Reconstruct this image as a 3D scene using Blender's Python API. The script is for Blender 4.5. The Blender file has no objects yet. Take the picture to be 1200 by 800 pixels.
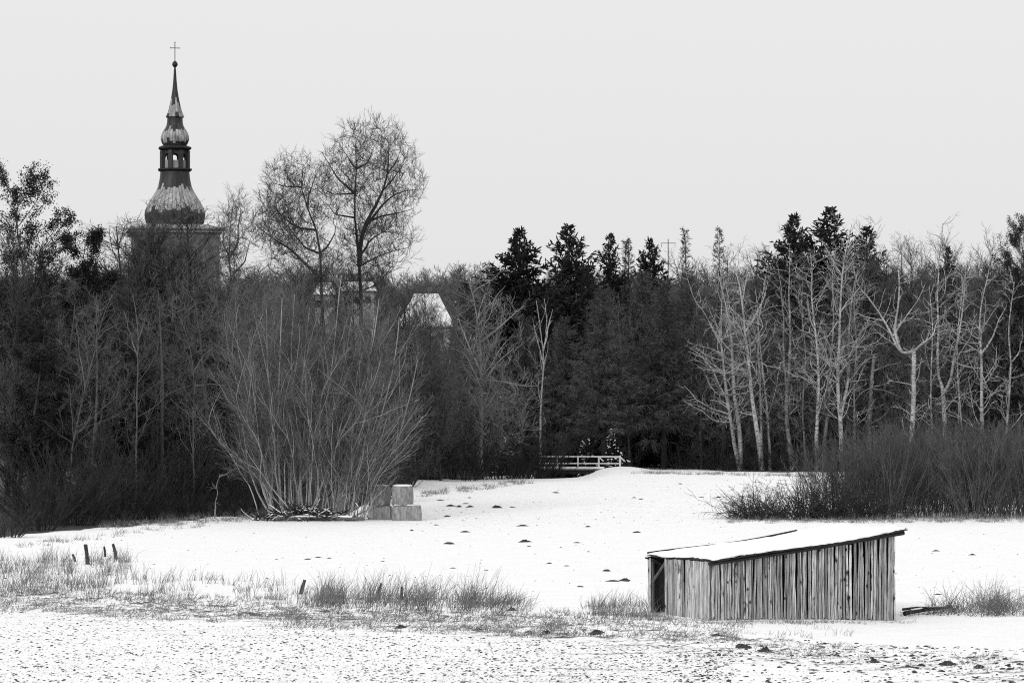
import bpy, math, numpy as np

# ------------------------------------------------------------------ basics
F, H, HY = 3800.0, 6.4, 497.0            # focal length in pixels of the photograph, eye height, horizon row
sc = bpy.context.scene
COL = sc.collection
R = np.random.default_rng(11)
PI = math.pi

# ------------------------------------------------------------------ noise and terrain
_tab = np.random.default_rng(3).random((256, 256))
def vnoise(x, y, s=0):
    x = np.asarray(x, float) + s * 17.31; y = np.asarray(y, float) + s * 7.77
    xi = np.floor(x).astype(int); yi = np.floor(y).astype(int)
    fx = x - xi; fy = y - yi
    fx = fx * fx * (3 - 2 * fx); fy = fy * fy * (3 - 2 * fy)
    a = _tab[xi & 255, yi & 255]; b = _tab[(xi + 1) & 255, yi & 255]
    c = _tab[xi & 255, (yi + 1) & 255]; d = _tab[(xi + 1) & 255, (yi + 1) & 255]
    return (a * (1 - fx) + b * fx) * (1 - fy) + (c * (1 - fx) + d * fx) * fy - 0.5
def sstep(a, b, x):
    t = np.clip((np.asarray(x, float) - a) / (b - a), 0, 1)
    return t * t * (3 - 2 * t)
VX = [-60, -22, -19, -12, -4.4, 2.7, 7.4, 12.5, 40]
VY = [150, 126, 122, 114, 109, 101, 94, 86.5, 60]
STREAM = np.array([(5.0, 330.), (5.0, 281.), (2.0, 277.), (-8., 274.), (-14., 272.), (-40., 268.)])
def seg_dist(x, y, path):
    d = np.full(np.shape(x), 1e9)
    for (ax, ay), (bx, by) in zip(path[:-1], path[1:]):
        t = np.clip(((x - ax) * (bx - ax) + (y - ay) * (by - ay)) / ((bx - ax) ** 2 + (by - ay) ** 2), 0, 1)
        d = np.minimum(d, np.hypot(x - ax - t * (bx - ax), y - ay - t * (by - ay)))
    return d
HILLY = [0, 300, 340, 420, 560, 700, 850, 1000, 4000]
HILLZ = [0, 0, 1.0, 4.0, 16.0, 26.5, 33.0, 36.0, 36.0]
def gz(x, y):
    x = np.asarray(x, float); y = np.asarray(y, float)
    z = 2.3 * sstep(195, 288, y) + np.interp(y, HILLY, HILLZ)
    far = sstep(420, 700, y)
    z = z + far * 4 * vnoise(x / 60, y / 90, 4)
    u = y - np.interp(x, VX, VY)
    near = sstep(60, 80, y) * (1 - sstep(150, 190, y))
    strip = np.exp(-(u / 5.5) ** 2) * near
    z = z + strip * (0.10 + 0.22 * vnoise(x / 0.8, y / 1.2, 1) + 0.12 * vnoise(x / 0.33, y / 0.4, 2))
    mid = (1 - sstep(270, 300, y))
    z = z + mid * (0.10 * vnoise(x / 9, y / 14, 5) + 0.03 * vnoise(x / 2.2, y / 3.0, 6))
    z = z + near * 0.025 * vnoise(x / 0.3, y / 0.35, 7)
    ruts = np.sin((y + 0.06 * x) * 2 * PI / 2.6) * 0.02 * sstep(112, 125, y) * (1 - sstep(200, 240, y))
    z = z + ruts * (0.5 + vnoise(x / 6, y / 3, 8))
    z = z - 0.16 * sstep(8, 14, x) * np.exp(-((y - 107) / 7) ** 2)
    d = seg_dist(x, y, STREAM)
    z = z - 1.3 * (1 - sstep(1.2, 2.3, d)) * sstep(255, 262, y) * (1 - sstep(318, 332, y))
    z = z + 0.45 * np.exp(-((x - 9.6) / 2.6) ** 2 - ((y - 281) / 5.5) ** 2)
    z = z - 0.40 * sstep(-9, -4, x) * (1 - sstep(5.5, 8.5, x)) * sstep(258, 268, y) * (1 - sstep(290, 300, y))
    return z
def gpt(px, py):
    """the point of the ground seen at pixel px, py of the photograph"""
    Y = 3800 * H / max(py - HY, 20)
    lo, hi = 60.0, 330.0
    for _ in range(40):
        m = 0.5 * (lo + hi)
        yy = HY - F * (float(gz((px - 600) / F * m, m)) - H) / m
        if yy > py: lo = m
        else: hi = m
    Y = 0.5 * (lo + hi); X = (px - 600) / F * Y
    return np.array((X, Y, float(gz(X, Y))))
def P(px, py, Y):
    return np.array(((px - 600) / F * Y, Y, H + (HY - py) / F * Y))
def gbase(px, Y):
    X = (px - 600) / F * Y
    return np.array((X, Y, float(gz(X, Y))))

# ------------------------------------------------------------------ geometry collector
class Geo:
    def __init__(s): s.v = []; s.q = []; s.n = 0; s.m = []
    def add(s, v, faces, mi=0):
        v = np.asarray(v, np.float32).reshape(-1, 3); f = np.asarray(faces, np.int64)
        if len(f) == 0: return s
        s.v.append(v); s.q.append(f + s.n); s.m.append(np.full(len(f), mi, np.int32)); s.n += len(v); return s
    def mesh(s, name, mats, smooth=False):
        me = bpy.data.meshes.new(name)
        v = np.concatenate(s.v) if s.v else np.zeros((0, 3), np.float32)
        me.vertices.add(len(v)); me.vertices.foreach_set('co', v.ravel())
        loops = np.concatenate([f.ravel() for f in s.q]).astype(np.int32)
        sizes = np.concatenate([np.full(len(f), f.shape[1], np.int32) for f in s.q])
        starts = np.concatenate(([0], np.cumsum(sizes)[:-1])).astype(np.int32)
        me.loops.add(len(loops)); me.loops.foreach_set('vertex_index', loops)
        me.polygons.add(len(sizes)); me.polygons.foreach_set('loop_start', starts)
        me.polygons.foreach_set('loop_total', sizes)
        for m in (mats if isinstance(mats, (list, tuple)) else [mats]): me.materials.append(m)
        me.polygons.foreach_set('material_index', np.concatenate(s.m))
        me.update(calc_edges=True)
        me.polygons.foreach_set('use_smooth', np.full(len(sizes), bool(smooth)))
        return me
def nrm(a): return a / np.maximum(np.linalg.norm(a, axis=-1, keepdims=True), 1e-9)
def tubes(g, pts, rad, K=3, mi=0, cap=False):
    pts = np.asarray(pts, float); rad = np.asarray(rad, float)
    N, S = pts.shape[:2]
    if N == 0: return
    t = np.empty_like(pts); t[:, 1:-1] = pts[:, 2:] - pts[:, :-2]; t[:, 0] = pts[:, 1] - pts[:, 0]; t[:, -1] = pts[:, -1] - pts[:, -2]
    t = nrm(t)
    ref = nrm(np.random.default_rng(N).normal(size=(N, 1, 3)))
    ov = nrm(pts[:, -1:] - pts[:, :1])
    ref = nrm(ref - ov * np.sum(ref * ov, -1, keepdims=True))
    u = nrm(np.cross(t, np.broadcast_to(ref, t.shape))); w = np.cross(t, u)
    a = np.arange(K) * 2 * PI / K
    v = pts[:, :, None, :] + rad[:, :, None, None] * (np.cos(a)[None, None, :, None] * u[:, :, None, :] + np.sin(a)[None, None, :, None] * w[:, :, None, :])
    n = np.arange(N)[:, None, None] * S * K; i = np.arange(S - 1)[None, :, None] * K; k = np.arange(K)[None, None, :]; k2 = (k + 1) % K
    f = np.stack((n + i + k, n + i + k2, n + i + K + k2, n + i + K + k), -1).reshape(-1, 4)
    g.add(v, f, mi)
    if cap:
        e = (np.arange(N)[:, None] * S * K + (S - 1) * K + np.arange(K)[None])
        g.add(v, np.zeros((0, K)), mi) if False else None
        vv = v[:, -1].reshape(-1, 3); g.add(vv, np.arange(N * K).reshape(N, K), mi)
        vv = v[:, 0].reshape(-1, 3); g.add(vv, np.arange(N * K).reshape(N, K)[:, ::-1], mi)
def box(g, c, s, rot=0.0, mi=0, tilt=None):
    """box of full size s centred at c, turned by rot about z"""
    v = np.array([(x, y, z) for x in (-.5, .5) for y in (-.5, .5) for z in (-.5, .5)]) * np.array(s)
    if tilt is not None: v = v @ np.asarray(tilt).T
    cr, sr = math.cos(rot), math.sin(rot)
    v = np.stack((v[:, 0] * cr - v[:, 1] * sr, v[:, 0] * sr + v[:, 1] * cr, v[:, 2]), -1) + np.array(c)
    g.add(v, [(0, 1, 3, 2), (4, 6, 7, 5), (0, 4, 5, 1), (2, 3, 7, 6), (0, 2, 6, 4), (1, 5, 7, 3)], mi)
def bar(g, a, b, r, K=6, mi=0):
    tubes(g, np.array([[a, b]], float), np.array([[r, r]]), K, mi, cap=True)
def lathe(g, prof, K=8, mi=0, phase=0.0, square=False):
    """closed revolution of (radius, z) about the local z axis"""
    a = phase + np.arange(K) * 2 * PI / K
    v = np.array([[(r * math.cos(t), r * math.sin(t), z) for t in a] for r, z in prof]).reshape(-1, 3)
    f = [(i * K + k, i * K + (k + 1) % K, (i + 1) * K + (k + 1) % K, (i + 1) * K + k) for i in range(len(prof) - 1) for k in range(K)]
    g.add(v, f, mi)
    n = len(prof)
    g.add(v[:K], [tuple(range(K))[::-1]], mi); g.add(v[(n - 1) * K:], [tuple(range(K))], mi)

# ------------------------------------------------------------------ objects
def obj(name, g, mats, parent=None, smooth=False):
    me = g.mesh(name, mats, smooth) if isinstance(g, Geo) else g
    o = bpy.data.objects.new(name, me); COL.objects.link(o)
    if parent is not None: o.parent = parent
    return o
def tag(o, label=None, cat=None, group=None, kind=None):
    if label: o['label'] = label
    if cat: o['category'] = cat
    if group: o['group'] = group
    if kind: o['kind'] = kind
    return o
def thing(name, label, cat, loc=(0, 0, 0), rz=0.0, group=None, sc_=1.0):
    o = bpy.data.objects.new(name, None); COL.objects.link(o)
    o.empty_display_size = 0.3
    o.location = tuple(float(c) for c in loc); o.rotation_euler = (0, 0, rz)
    o.scale = (sc_,) * 3 if not isinstance(sc_, tuple) else sc_
    return tag(o, label, cat, group)
def dup(root, loc, rz, scale, label, group=None):
    def cp(o, par):
        c = o.copy(); COL.objects.link(c)
        if par is not None: c.parent = par
        for ch in list(o.children): cp(ch, c)
        return c
    r = cp(root, None)
    r.location = tuple(float(c) for c in loc); r.rotation_euler = (0, 0, rz)
    r.scale = scale if isinstance(scale, tuple) else (scale,) * 3
    r['label'] = label
    if group: r['group'] = group
    return r
class Kind:
    """a kind of plant: placed the first time as itself, then as copies"""
    def __init__(s, name, cat, parts):
        s.name, s.cat, s.parts, s.root = name, cat, parts, None     # parts: (part name, mesh)
    def put(s, loc, rz, scale, label, group=None):
        if s.root is None:
            s.root = thing(s.name, label, s.cat, loc, rz, group, scale)
            for pn, me in s.parts:
                o = obj(pn, me, None, s.root)
                if pn == 'snow_cover': tag(o, kind='stuff')
            return s.root
        return dup(s.root, loc, rz, scale, label, group)

# ------------------------------------------------------------------ materials (all neutral: the photograph is monochrome)
def newmat(name):
    m = bpy.data.materials.new(name); m.use_nodes = True
    nt = m.node_tree; b = nt.nodes['Principled BSDF']
    b.inputs['Specular IOR Level'].default_value = 0.25
    return m, nt, b
def N(nt, t, **kw):
    n = nt.nodes.new(t)
    for k, v in kw.items(): setattr(n, k, v)
    return n
def ramp(nt, fac, stops):
    r = N(nt, 'ShaderNodeValToRGB'); e = r.color_ramp.elements
    while len(e) < len(stops): e.new(0.5)
    for i, (p, c) in enumerate(stops):
        e[i].position = p; e[i].color = (c, c, c, 1)
    nt.links.new(fac, r.inputs['Fac']); return r.outputs['Color']
def coords(nt, scale=(1, 1, 1), out='Object', rot=(0, 0, 0)):
    t = N(nt, 'ShaderNodeTexCoord'); m = N(nt, 'ShaderNodeMapping')
    m.inputs['Scale'].default_value = scale; m.inputs['Rotation'].default_value = rot
    nt.links.new(t.outputs[out], m.inputs['Vector']); return m.outputs['Vector']
def noise(nt, vec, scale, detail=3, rough=0.55):
    n = N(nt, 'ShaderNodeTexNoise'); n.inputs['Scale'].default_value = scale
    n.inputs['Detail'].default_value = detail; n.inputs['Roughness'].default_value = rough
    nt.links.new(vec, n.inputs['Vector']); return n.outputs['Fac']
def math_(nt, op, a, b):
    n = N(nt, 'ShaderNodeMath', operation=op)
    for i, v in enumerate((a, b)):
        if isinstance(v, (int, float)): n.inputs[i].default_value = v
        else: nt.links.new(v, n.inputs[i])
    return n.outputs[0]
def mixc(nt, fac, a, b, mode='MIX'):
    n = N(nt, 'ShaderNodeMix', data_type='RGBA', blend_type=mode)
    for s, v in ((n.inputs[0], fac), (n.inputs[6], a), (n.inputs[7], b)):
        if isinstance(v, (int, float)): s.default_value = v if s == n.inputs[0] else (v, v, v, 1)
        else: nt.links.new(v, s)
    return n.outputs[2]
def bump(nt, b, h, strength=0.4, dist=0.02):
    n = N(nt, 'ShaderNodeBump'); n.inputs['Strength'].default_value = strength; n.inputs['Distance'].default_value = dist
    nt.links.new(h, n.inputs['Height']); nt.links.new(n.outputs['Normal'], b.inputs['Normal'])
def mat_simple(name, lo, hi, scale=3.0, rough=0.85, stretch=(1, 1, 1), isl=0.0, bmp=0.0):
    m, nt, b = newmat(name)
    f = noise(nt, coords(nt, stretch), scale, 4)
    c = ramp(nt, f, [(0.3, lo), (0.7, hi)])
    if isl:
        oi = N(nt, 'ShaderNodeObjectInfo')
        c = mixc(nt, 1.0, c, ramp(nt, oi.outputs['Random'], [(0.0, .75), (1.0, 1.2)]), 'MULTIPLY')
        gi = N(nt, 'ShaderNodeNewGeometry')
        c = mixc(nt, 1.0, c, ramp(nt, gi.outputs['Random Per Island'], [(0.0, 1 - isl), (1.0, 1 + isl)]), 'MULTIPLY')
    nt.links.new(c, b.inputs['Base Color']); b.inputs['Roughness'].default_value = rough
    if bmp: bump(nt, b, f, bmp, 0.03)
    return m
M = {}
M['dark_bark'] = mat_simple('dark_bark', 0.018, 0.05, 2.0, isl=0.3)
M['mid_bark'] = mat_simple('grey_bark', 0.06, 0.14, 2.0, isl=0.35)
M['mid_twig'] = mat_simple('grey_twigs', 0.06, 0.15, 0.6, isl=0.5)
M['dark_twig'] = mat_simple('dark_twigs', 0.02, 0.055, 0.6, isl=0.5)
M['black_twig'] = mat_simple('blackthorn_twigs', 0.010, 0.026, 0.6, isl=0.5)
M['soft_twig'] = mat_simple('thicket_twigs', 0.045, 0.11, 0.5, isl=0.5)
M['osier'] = mat_simple('osier_twigs', 0.045, 0.105, 0.5, isl=0.5)
M['pale_twig'] = mat_simple('pale_twigs', 0.18, 0.42, 0.7, isl=0.4)
M['frost_twig'] = mat_simple('frosted_twigs', 0.14, 0.32, 0.7, isl=0.5)
M['willow_stem'] = mat_simple('willow_stems', 0.30, 0.56, 1.5, isl=0.3)
M['willow_twig'] = mat_simple('willow_twigs', 0.05, 0.15, 0.8, isl=0.5)
M['needle'] = mat_simple('spruce_needles', 0.010, 0.026, 1.2, isl=0.5)
M['larch'] = mat_simple('larch_twigs', 0.04, 0.10, 0.6, isl=0.5)
M['ivy'] = mat_simple('dark_leaves', 0.010, 0.03, 1.5, 0.6, isl=0.6)
M['snowcap'] = mat_simple('snow_cover', 0.80, 0.90, 3.0, 0.6, bmp=0.3)
M['roofsnow'] = mat_simple('patchy_roof_snow', 0.55, 0.88, 1.1, 0.7)
M['soil'] = mat_simple('bare_soil', 0.02, 0.06, 9.0, 0.95, bmp=0.8)
M['straw'] = mat_simple('dry_grass', 0.10, 0.30, 1.2, isl=0.6)
M['straw_dark'] = mat_simple('dry_reed_grass', 0.05, 0.22, 0.9, isl=0.6)
M['iron'] = mat_simple('dark_iron', 0.015, 0.03, 5.0, 0.5)
M['old_wood'] = mat_simple('grey_post_wood', 0.06, 0.16, 4.0, 0.9, (4, 4, .6))
def mat_birch():
    m, nt, b = newmat('pale_bark')
    v = coords(nt, (1, 1, 1))
    f = noise(nt, v, 1.2, 3); c = ramp(nt, f, [(0.3, 0.19), (0.7, 0.44)])
    d = noise(nt, coords(nt, (2.2, 2.2, 6)), 1.6, 3)
    c = mixc(nt, ramp(nt, d, [(0.52, 0.0), (0.62, 1.0)]), c, 0.08)
    oi = N(nt, 'ShaderNodeObjectInfo'); c = mixc(nt, 1.0, c, ramp(nt, oi.outputs['Random'], [(0.0, .80), (1.0, 1.35)]), 'MULTIPLY')
    nt.links.new(c, b.inputs['Base Color']); b.inputs['Roughness'].default_value = 0.8
    return m
M['birch'] = mat_birch()
def mat_ground():
    m, nt, b = newmat('snow_ground')
    at = N(nt, 'ShaderNodeAttribute'); at.attribute_name = 'cover'          # 1 = lying snow, 0 = bare forest floor
    at2 = N(nt, 'ShaderNodeAttribute'); at2.attribute_name = 'thin'         # how far the snow is broken by stubble and soil
    v = coords(nt)
    fine = noise(nt, v, 4.5, 5, 0.7); coarse = noise(nt, v, 0.35, 4)
    streak = noise(nt, coords(nt, (0.25, 1.6, 1)), 0.9, 5, 0.6)
    snow = ramp(nt, noise(nt, v, 0.8, 3), [(0.3, 0.82), (0.7, 0.88)])
    soil = ramp(nt, fine, [(0.3, 0.025), (0.7, 0.09)])
    k = math_(nt, 'ADD', math_(nt, 'MULTIPLY', fine, 0.55), math_(nt, 'MULTIPLY', streak, 0.45))
    thr = math_(nt, 'SUBTRACT', 0.80, math_(nt, 'MULTIPLY', at2.outputs['Fac'], 0.30))
    bare = math_(nt, 'MULTIPLY', math_(nt, 'SUBTRACT', k, thr), 14.0); nt.nodes[-1].use_clamp = True
    litter = ramp(nt, math_(nt, 'ADD', fine, math_(nt, 'MULTIPLY', coarse, 0.4)), [(0.4, 0.012), (0.86, 0.04)])
    cov = math_(nt, 'ADD', at.outputs['Fac'], math_(nt, 'MULTIPLY', math_(nt, 'SUBTRACT', coarse, 0.5), 0.9))
    covr = ramp(nt, cov, [(0.42, 0.0), (0.58, 1.0)])
    c = mixc(nt, bare, snow, soil)
    c = mixc(nt, covr, litter, c)
    nt.links.new(c, b.inputs['Base Color']); b.inputs['Roughness'].default_value = 0.7
    bump(nt, b, noise(nt, v, 5.0, 5, 0.7), 0.8, 0.06)
    return m
M['ground'] = mat_ground()
def mat_plank():
    m, nt, b = newmat('weathered_planks')
    gi = N(nt, 'ShaderNodeNewGeometry'); rnd = gi.outputs['Random Per Island']
    vec = coords(nt)
    add = N(nt, 'ShaderNodeVectorMath', operation='ADD'); cmb = N(nt, 'ShaderNodeCombineXYZ')
    for i in range(3): nt.links.new(math_(nt, 'MULTIPLY', rnd, 37.0 + 11 * i), cmb.inputs[i])
    nt.links.new(vec, add.inputs[0]); nt.links.new(cmb.outputs[0], add.inputs[1])
    mp = N(nt, 'ShaderNodeMapping'); mp.inputs['Scale'].default_value = (1, 1, 0.045)
    nt.links.new(add.outputs[0], mp.inputs['Vector'])
    grain = noise(nt, mp.outputs[0], 42.0, 5, 0.65)
    wide = noise(nt, mp.outputs[0], 9.0, 3)
    c = ramp(nt, grain, [(0.32, 0.03), (0.45, 0.30), (0.66, 0.66)])
    c = mixc(nt, 1.0, c, ramp(nt, rnd, [(0.0, 0.40), (0.3, 0.85), (0.7, 1.25), (1.0, 1.6)]), 'MULTIPLY')
    c = mixc(nt, 1.0, c, ramp(nt, wide, [(0.3, 0.6), (0.7, 1.2)]), 'MULTIPLY')
    vo = N(nt, 'ShaderNodeTexVoronoi'); vo.inputs['Scale'].default_value = 3.2
    mp2 = N(nt, 'ShaderNodeMapping'); mp2.inputs['Scale'].default_value = (1, 1, 0.55)
    nt.links.new(add.outputs[0], mp2.inputs['Vector']); nt.links.new(mp2.outputs[0], vo.inputs['Vector'])
    c = mixc(nt, ramp(nt, vo.outputs['Distance'], [(0.08, 1.0), (0.15, 0.0)]), c, 0.03)
    bark = noise(nt, mp2.outputs[0], 2.4, 4)
    c = mixc(nt, math_(nt, 'MULTIPLY', ramp(nt, bark, [(0.60, 0.0), (0.66, 1.0)]), ramp(nt, rnd, [(0.55, 0.0), (0.62, 1.0)])), c, 0.035)
    nt.links.new(c, b.inputs['Base Color']); b.inputs['Roughness'].default_value = 0.9
    bump(nt, b, grain, 0.6, 0.02)
    return m
M['plank'] = mat_plank()
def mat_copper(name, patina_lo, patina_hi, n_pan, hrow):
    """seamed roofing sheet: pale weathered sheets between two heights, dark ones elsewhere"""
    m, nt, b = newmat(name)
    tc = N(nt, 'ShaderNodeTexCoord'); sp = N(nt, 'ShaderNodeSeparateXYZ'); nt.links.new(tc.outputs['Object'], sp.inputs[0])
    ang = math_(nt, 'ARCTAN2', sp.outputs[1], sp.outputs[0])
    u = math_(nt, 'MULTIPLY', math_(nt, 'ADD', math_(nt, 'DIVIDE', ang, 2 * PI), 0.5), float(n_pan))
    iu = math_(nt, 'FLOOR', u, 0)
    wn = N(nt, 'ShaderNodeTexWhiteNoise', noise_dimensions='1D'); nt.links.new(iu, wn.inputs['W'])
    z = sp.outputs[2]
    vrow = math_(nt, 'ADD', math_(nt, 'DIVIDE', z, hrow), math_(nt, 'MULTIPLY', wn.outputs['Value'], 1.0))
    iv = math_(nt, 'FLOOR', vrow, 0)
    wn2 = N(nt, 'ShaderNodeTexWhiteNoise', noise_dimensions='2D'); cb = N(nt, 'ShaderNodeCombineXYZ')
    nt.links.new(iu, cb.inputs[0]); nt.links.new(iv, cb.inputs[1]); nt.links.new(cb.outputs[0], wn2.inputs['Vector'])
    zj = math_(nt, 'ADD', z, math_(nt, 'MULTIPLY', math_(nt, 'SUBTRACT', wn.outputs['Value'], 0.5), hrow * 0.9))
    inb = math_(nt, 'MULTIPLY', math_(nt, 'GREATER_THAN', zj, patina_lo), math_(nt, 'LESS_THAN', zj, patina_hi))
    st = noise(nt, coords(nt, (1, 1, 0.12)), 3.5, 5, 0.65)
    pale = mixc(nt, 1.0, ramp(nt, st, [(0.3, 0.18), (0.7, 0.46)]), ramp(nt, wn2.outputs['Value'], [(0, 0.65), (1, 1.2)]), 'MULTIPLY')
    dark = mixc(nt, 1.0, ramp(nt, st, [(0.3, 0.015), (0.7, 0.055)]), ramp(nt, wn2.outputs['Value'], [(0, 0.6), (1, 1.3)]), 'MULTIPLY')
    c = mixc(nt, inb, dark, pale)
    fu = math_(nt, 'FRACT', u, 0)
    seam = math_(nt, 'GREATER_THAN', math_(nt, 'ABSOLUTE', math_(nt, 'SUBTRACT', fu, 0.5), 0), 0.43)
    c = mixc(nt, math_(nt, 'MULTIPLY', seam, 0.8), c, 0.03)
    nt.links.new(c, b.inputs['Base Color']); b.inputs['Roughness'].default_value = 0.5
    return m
M['plaster'] = mat_simple('old_plaster', 0.08, 0.20, 0.9, 0.9, (1, 1, .5))
M['bale'] = mat_simple('bale_wrap', 0.11, 0.34, 2.4, 0.6, (3, 3, .9), bmp=0.6)
M['rail'] = mat_simple('pale_rail_paint', 0.6, 0.75, 2.0, 0.5)
M['concrete'] = mat_simple('concrete', 0.2, 0.32, 1.5, 0.9)
M['roof_sheet'] = mat_simple('tarred_roof_edge', 0.012, 0.03, 3.0, 0.7)
M['house_wall'] = mat_simple('house_plaster', 0.25, 0.35, 1.0, 0.9)
M['window'] = mat_simple('window_glass', 0.02, 0.03, 1.0, 0.15)
M['hillwood'] = mat_simple('hill_wood_twigs', 0.07, 0.14, 0.02, isl=0.5)
def mat_water():
    m, nt, b = newmat('stream_water'); b.inputs['Base Color'].default_value = (.02, .02, .02, 1); b.inputs['Roughness'].default_value = 0.12
    bump(nt, b, noise(nt, coords(nt), 3.0, 2), 0.2, 0.02); return m
M['water'] = mat_water()

# ------------------------------------------------------------------ ground
def build_ground():
    xs = np.concatenate((-np.geomspace(3000, 34, 34), np.arange(-33, 33.01, 0.22), np.geomspace(34, 3000, 34)))
    ys = np.concatenate((np.linspace(-60, 70, 14), np.arange(74, 132, 0.14), np.arange(132, 300, 0.5), np.geomspace(300, 4000, 70)))
    X, Y = np.meshgrid(xs, ys); Z = gz(X, Y)
    nx, ny = len(xs), len(ys)
    i = np.arange(ny - 1)[:, None] * nx + np.arange(nx - 1)[None]
    f = np.stack((i, i + 1, i + nx + 1, i + nx), -1).reshape(-1, 4)
    g = Geo().add(np.stack((X, Y, Z), -1), f)
    o = obj('ground', g, M['ground'], smooth=True); tag(o, kind='structure')
    x, y = X.ravel(), Y.ravel()
    ex = np.array([-60, -36, -28, -20, -16, -11.5, -7.5, -3, 3, 8, 14, 18, 19, 40, 60])
    ey = np.array([150, 160, 188, 213, 213, 215, 262, 278, 290, 308, 306, 286, 280, 280, 280])
    edge = np.interp(x, ex, ey)
    cover = 1 - sstep(-3, 6, y - edge + 5 * vnoise(x / 1.3, y / 2.5, 15))
    cover = np.maximum(cover, 0.50 * sstep(285, 292, y) * (1 - sstep(312, 340, y)) * np.exp(-((x - 12) / 9) ** 2) * 1.1)
    u = y - np.interp(x, VX, VY)
    thin = 0.85 * np.exp(-(u / 5.0) ** 2) + 0.52 * (1 - sstep(-6, -1, u)) + 0.24
    thin = thin + 0.25 * vnoise(x / 5, y / 9, 9) + 0.20 * sstep(112, 140, y) * sstep(4, 10, x)
    sm = np.exp(-((x - 13) / 4.5) ** 2 - ((y - 101) / 5.0) ** 2)     # untouched snow beside the shed
    thin = np.clip(thin - 0.7 * sm, 0, 1)
    for nme, arr in (('cover', cover), ('thin', thin)):
        a = o.data.attributes.new(nme, 'FLOAT', 'POINT'); a.data.foreach_set('value', arr.astype(np.float32))
build_ground()
g = Geo()
sx = np.array([(5 - 2.2, 335), (5 + 2.2, 335), (5 + 2.2, 279), (5 - 2.2, 279)])
g.add([(x, y, 1.28) for x, y in sx], [(0, 3, 2, 1)])
tag(obj('stream', g, M['water']), kind='structure')

# ------------------------------------------------------------------ plant growing
def grow(st, d, L, r0, r1, S, wig, up, rng, curl=None):
    n = len(st); p = np.empty((n, S + 1, 3)); p[:, 0] = st; d = nrm(np.asarray(d, float))
    L = np.broadcast_to(np.asarray(L, float), (n,)); up = np.asarray(up, float)
    for i in range(S):
        d = d + rng.normal(size=(n, 3)) * wig
        d[:, 2] += up
        d = nrm(d); p[:, i + 1] = p[:, i] + d * (L / S)[:, None]
    t = np.linspace(0, 1, S + 1)[None]
    r = np.asarray(r0)[:, None] * (1 - t) + np.asarray(r1)[:, None] * t
    return p, r
def spawn(p, r, cnt, t0, t1, ang, asd, lf, taper, lmin, rfac, rng, flat=0.0, down=0.0, lmax=99., tpow=1.0):
    n, S1 = p.shape[:2]; S = S1 - 1
    L = np.sum(np.linalg.norm(np.diff(p, axis=1), axis=-1), 1)
    cnt = np.broadcast_to(np.asarray(cnt), (n,)).astype(int)
    idx = np.repeat(np.arange(n), cnt); m = len(idx)
    t = t0 + (t1 - t0) * rng.random(m) ** tpow
    s = np.minimum((t * S).astype(int), S - 1); fr = (t * S - s)[:, None]
    a, b = p[idx, s], p[idx, s + 1]
    pos = a + (b - a) * fr; tan = nrm(b - a)
    rr = (r[idx, s] * (1 - fr[:, 0]) + r[idx, s + 1] * fr[:, 0])
    rv = rng.normal(size=(m, 3)); rv[:, 2] *= (1 - flat); rv[:, 2] -= down
    perp = nrm(rv - tan * np.sum(rv * tan, -1, keepdims=True))
    A = np.radians(ang + asd * rng.normal(size=m))[:, None]
    d = np.cos(A) * tan + np.sin(A) * perp
    Ln = np.clip(L[idx] * lf * (1 - taper * t) * (0.6 + 0.7 * rng.random(m)), lmin, lmax)
    return pos, d, Ln, rr * rfac
def lens(p): return np.sum(np.linalg.norm(np.diff(p, axis=1), axis=-1), 1)
def resample(pts, n, rng=None, wig=0.0):
    pts = np.asarray(pts, float); s = np.concatenate(([0], np.cumsum(np.linalg.norm(np.diff(pts, axis=0), axis=1))))
    q = np.linspace(0, s[-1], n)
    # catmull-like smoothing
    out = np.stack([np.interp(q, s, pts[:, k]) for k in range(3)], -1)
    sm = out.copy(); sm[1:-1] = 0.5 * out[1:-1] + 0.25 * (out[:-2] + out[2:])
    if rng is not None and wig: sm[1:] += np.cumsum(rng.normal(size=(n - 1, 3)), 0) * wig * np.array((1, 1, .3))
    return sm
def branch_out(limb_p, limb_r, levels, rng):
    """grow the given levels of branches off limbs; returns [(points, radii)] per level"""
    out = []; p, r = limb_p, limb_r
    for lv in levels:
        cnt = np.maximum(lv.get('nmin', 1), (lens(p) * lv['dens'] * (0.7 + 0.6 * rng.random(len(p)))).astype(int))
        pos, d, Ln, r0 = spawn(p, r, cnt, lv.get('t0', .2), lv.get('t1', 1.0), lv['ang'], lv.get('asd', 10), lv['lf'], lv.get('taper', .6),
                               lv.get('lmin', .3), lv.get('rf', .55), rng, lv.get('flat', 0), lv.get('down', 0), lv.get('lmax', 99), lv.get('tpow', 1))
        r0 = np.clip(r0, lv['r'][0], lv['r'][1]); r1 = np.maximum(r0 * 0.35, lv.get('rt', 0.006))
        p, r = grow(pos, d, Ln, r0, r1, lv.get('S', 3), lv.get('wig', .12), lv.get('up', .08), rng)
        out.append((p, r))
    return out
def mesh_of(name, sets, mat, smooth=False):
    g = Geo()
    for p, r, K in sets: tubes(g, p, r, K)
    return g.mesh(name, mat, smooth)

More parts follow.
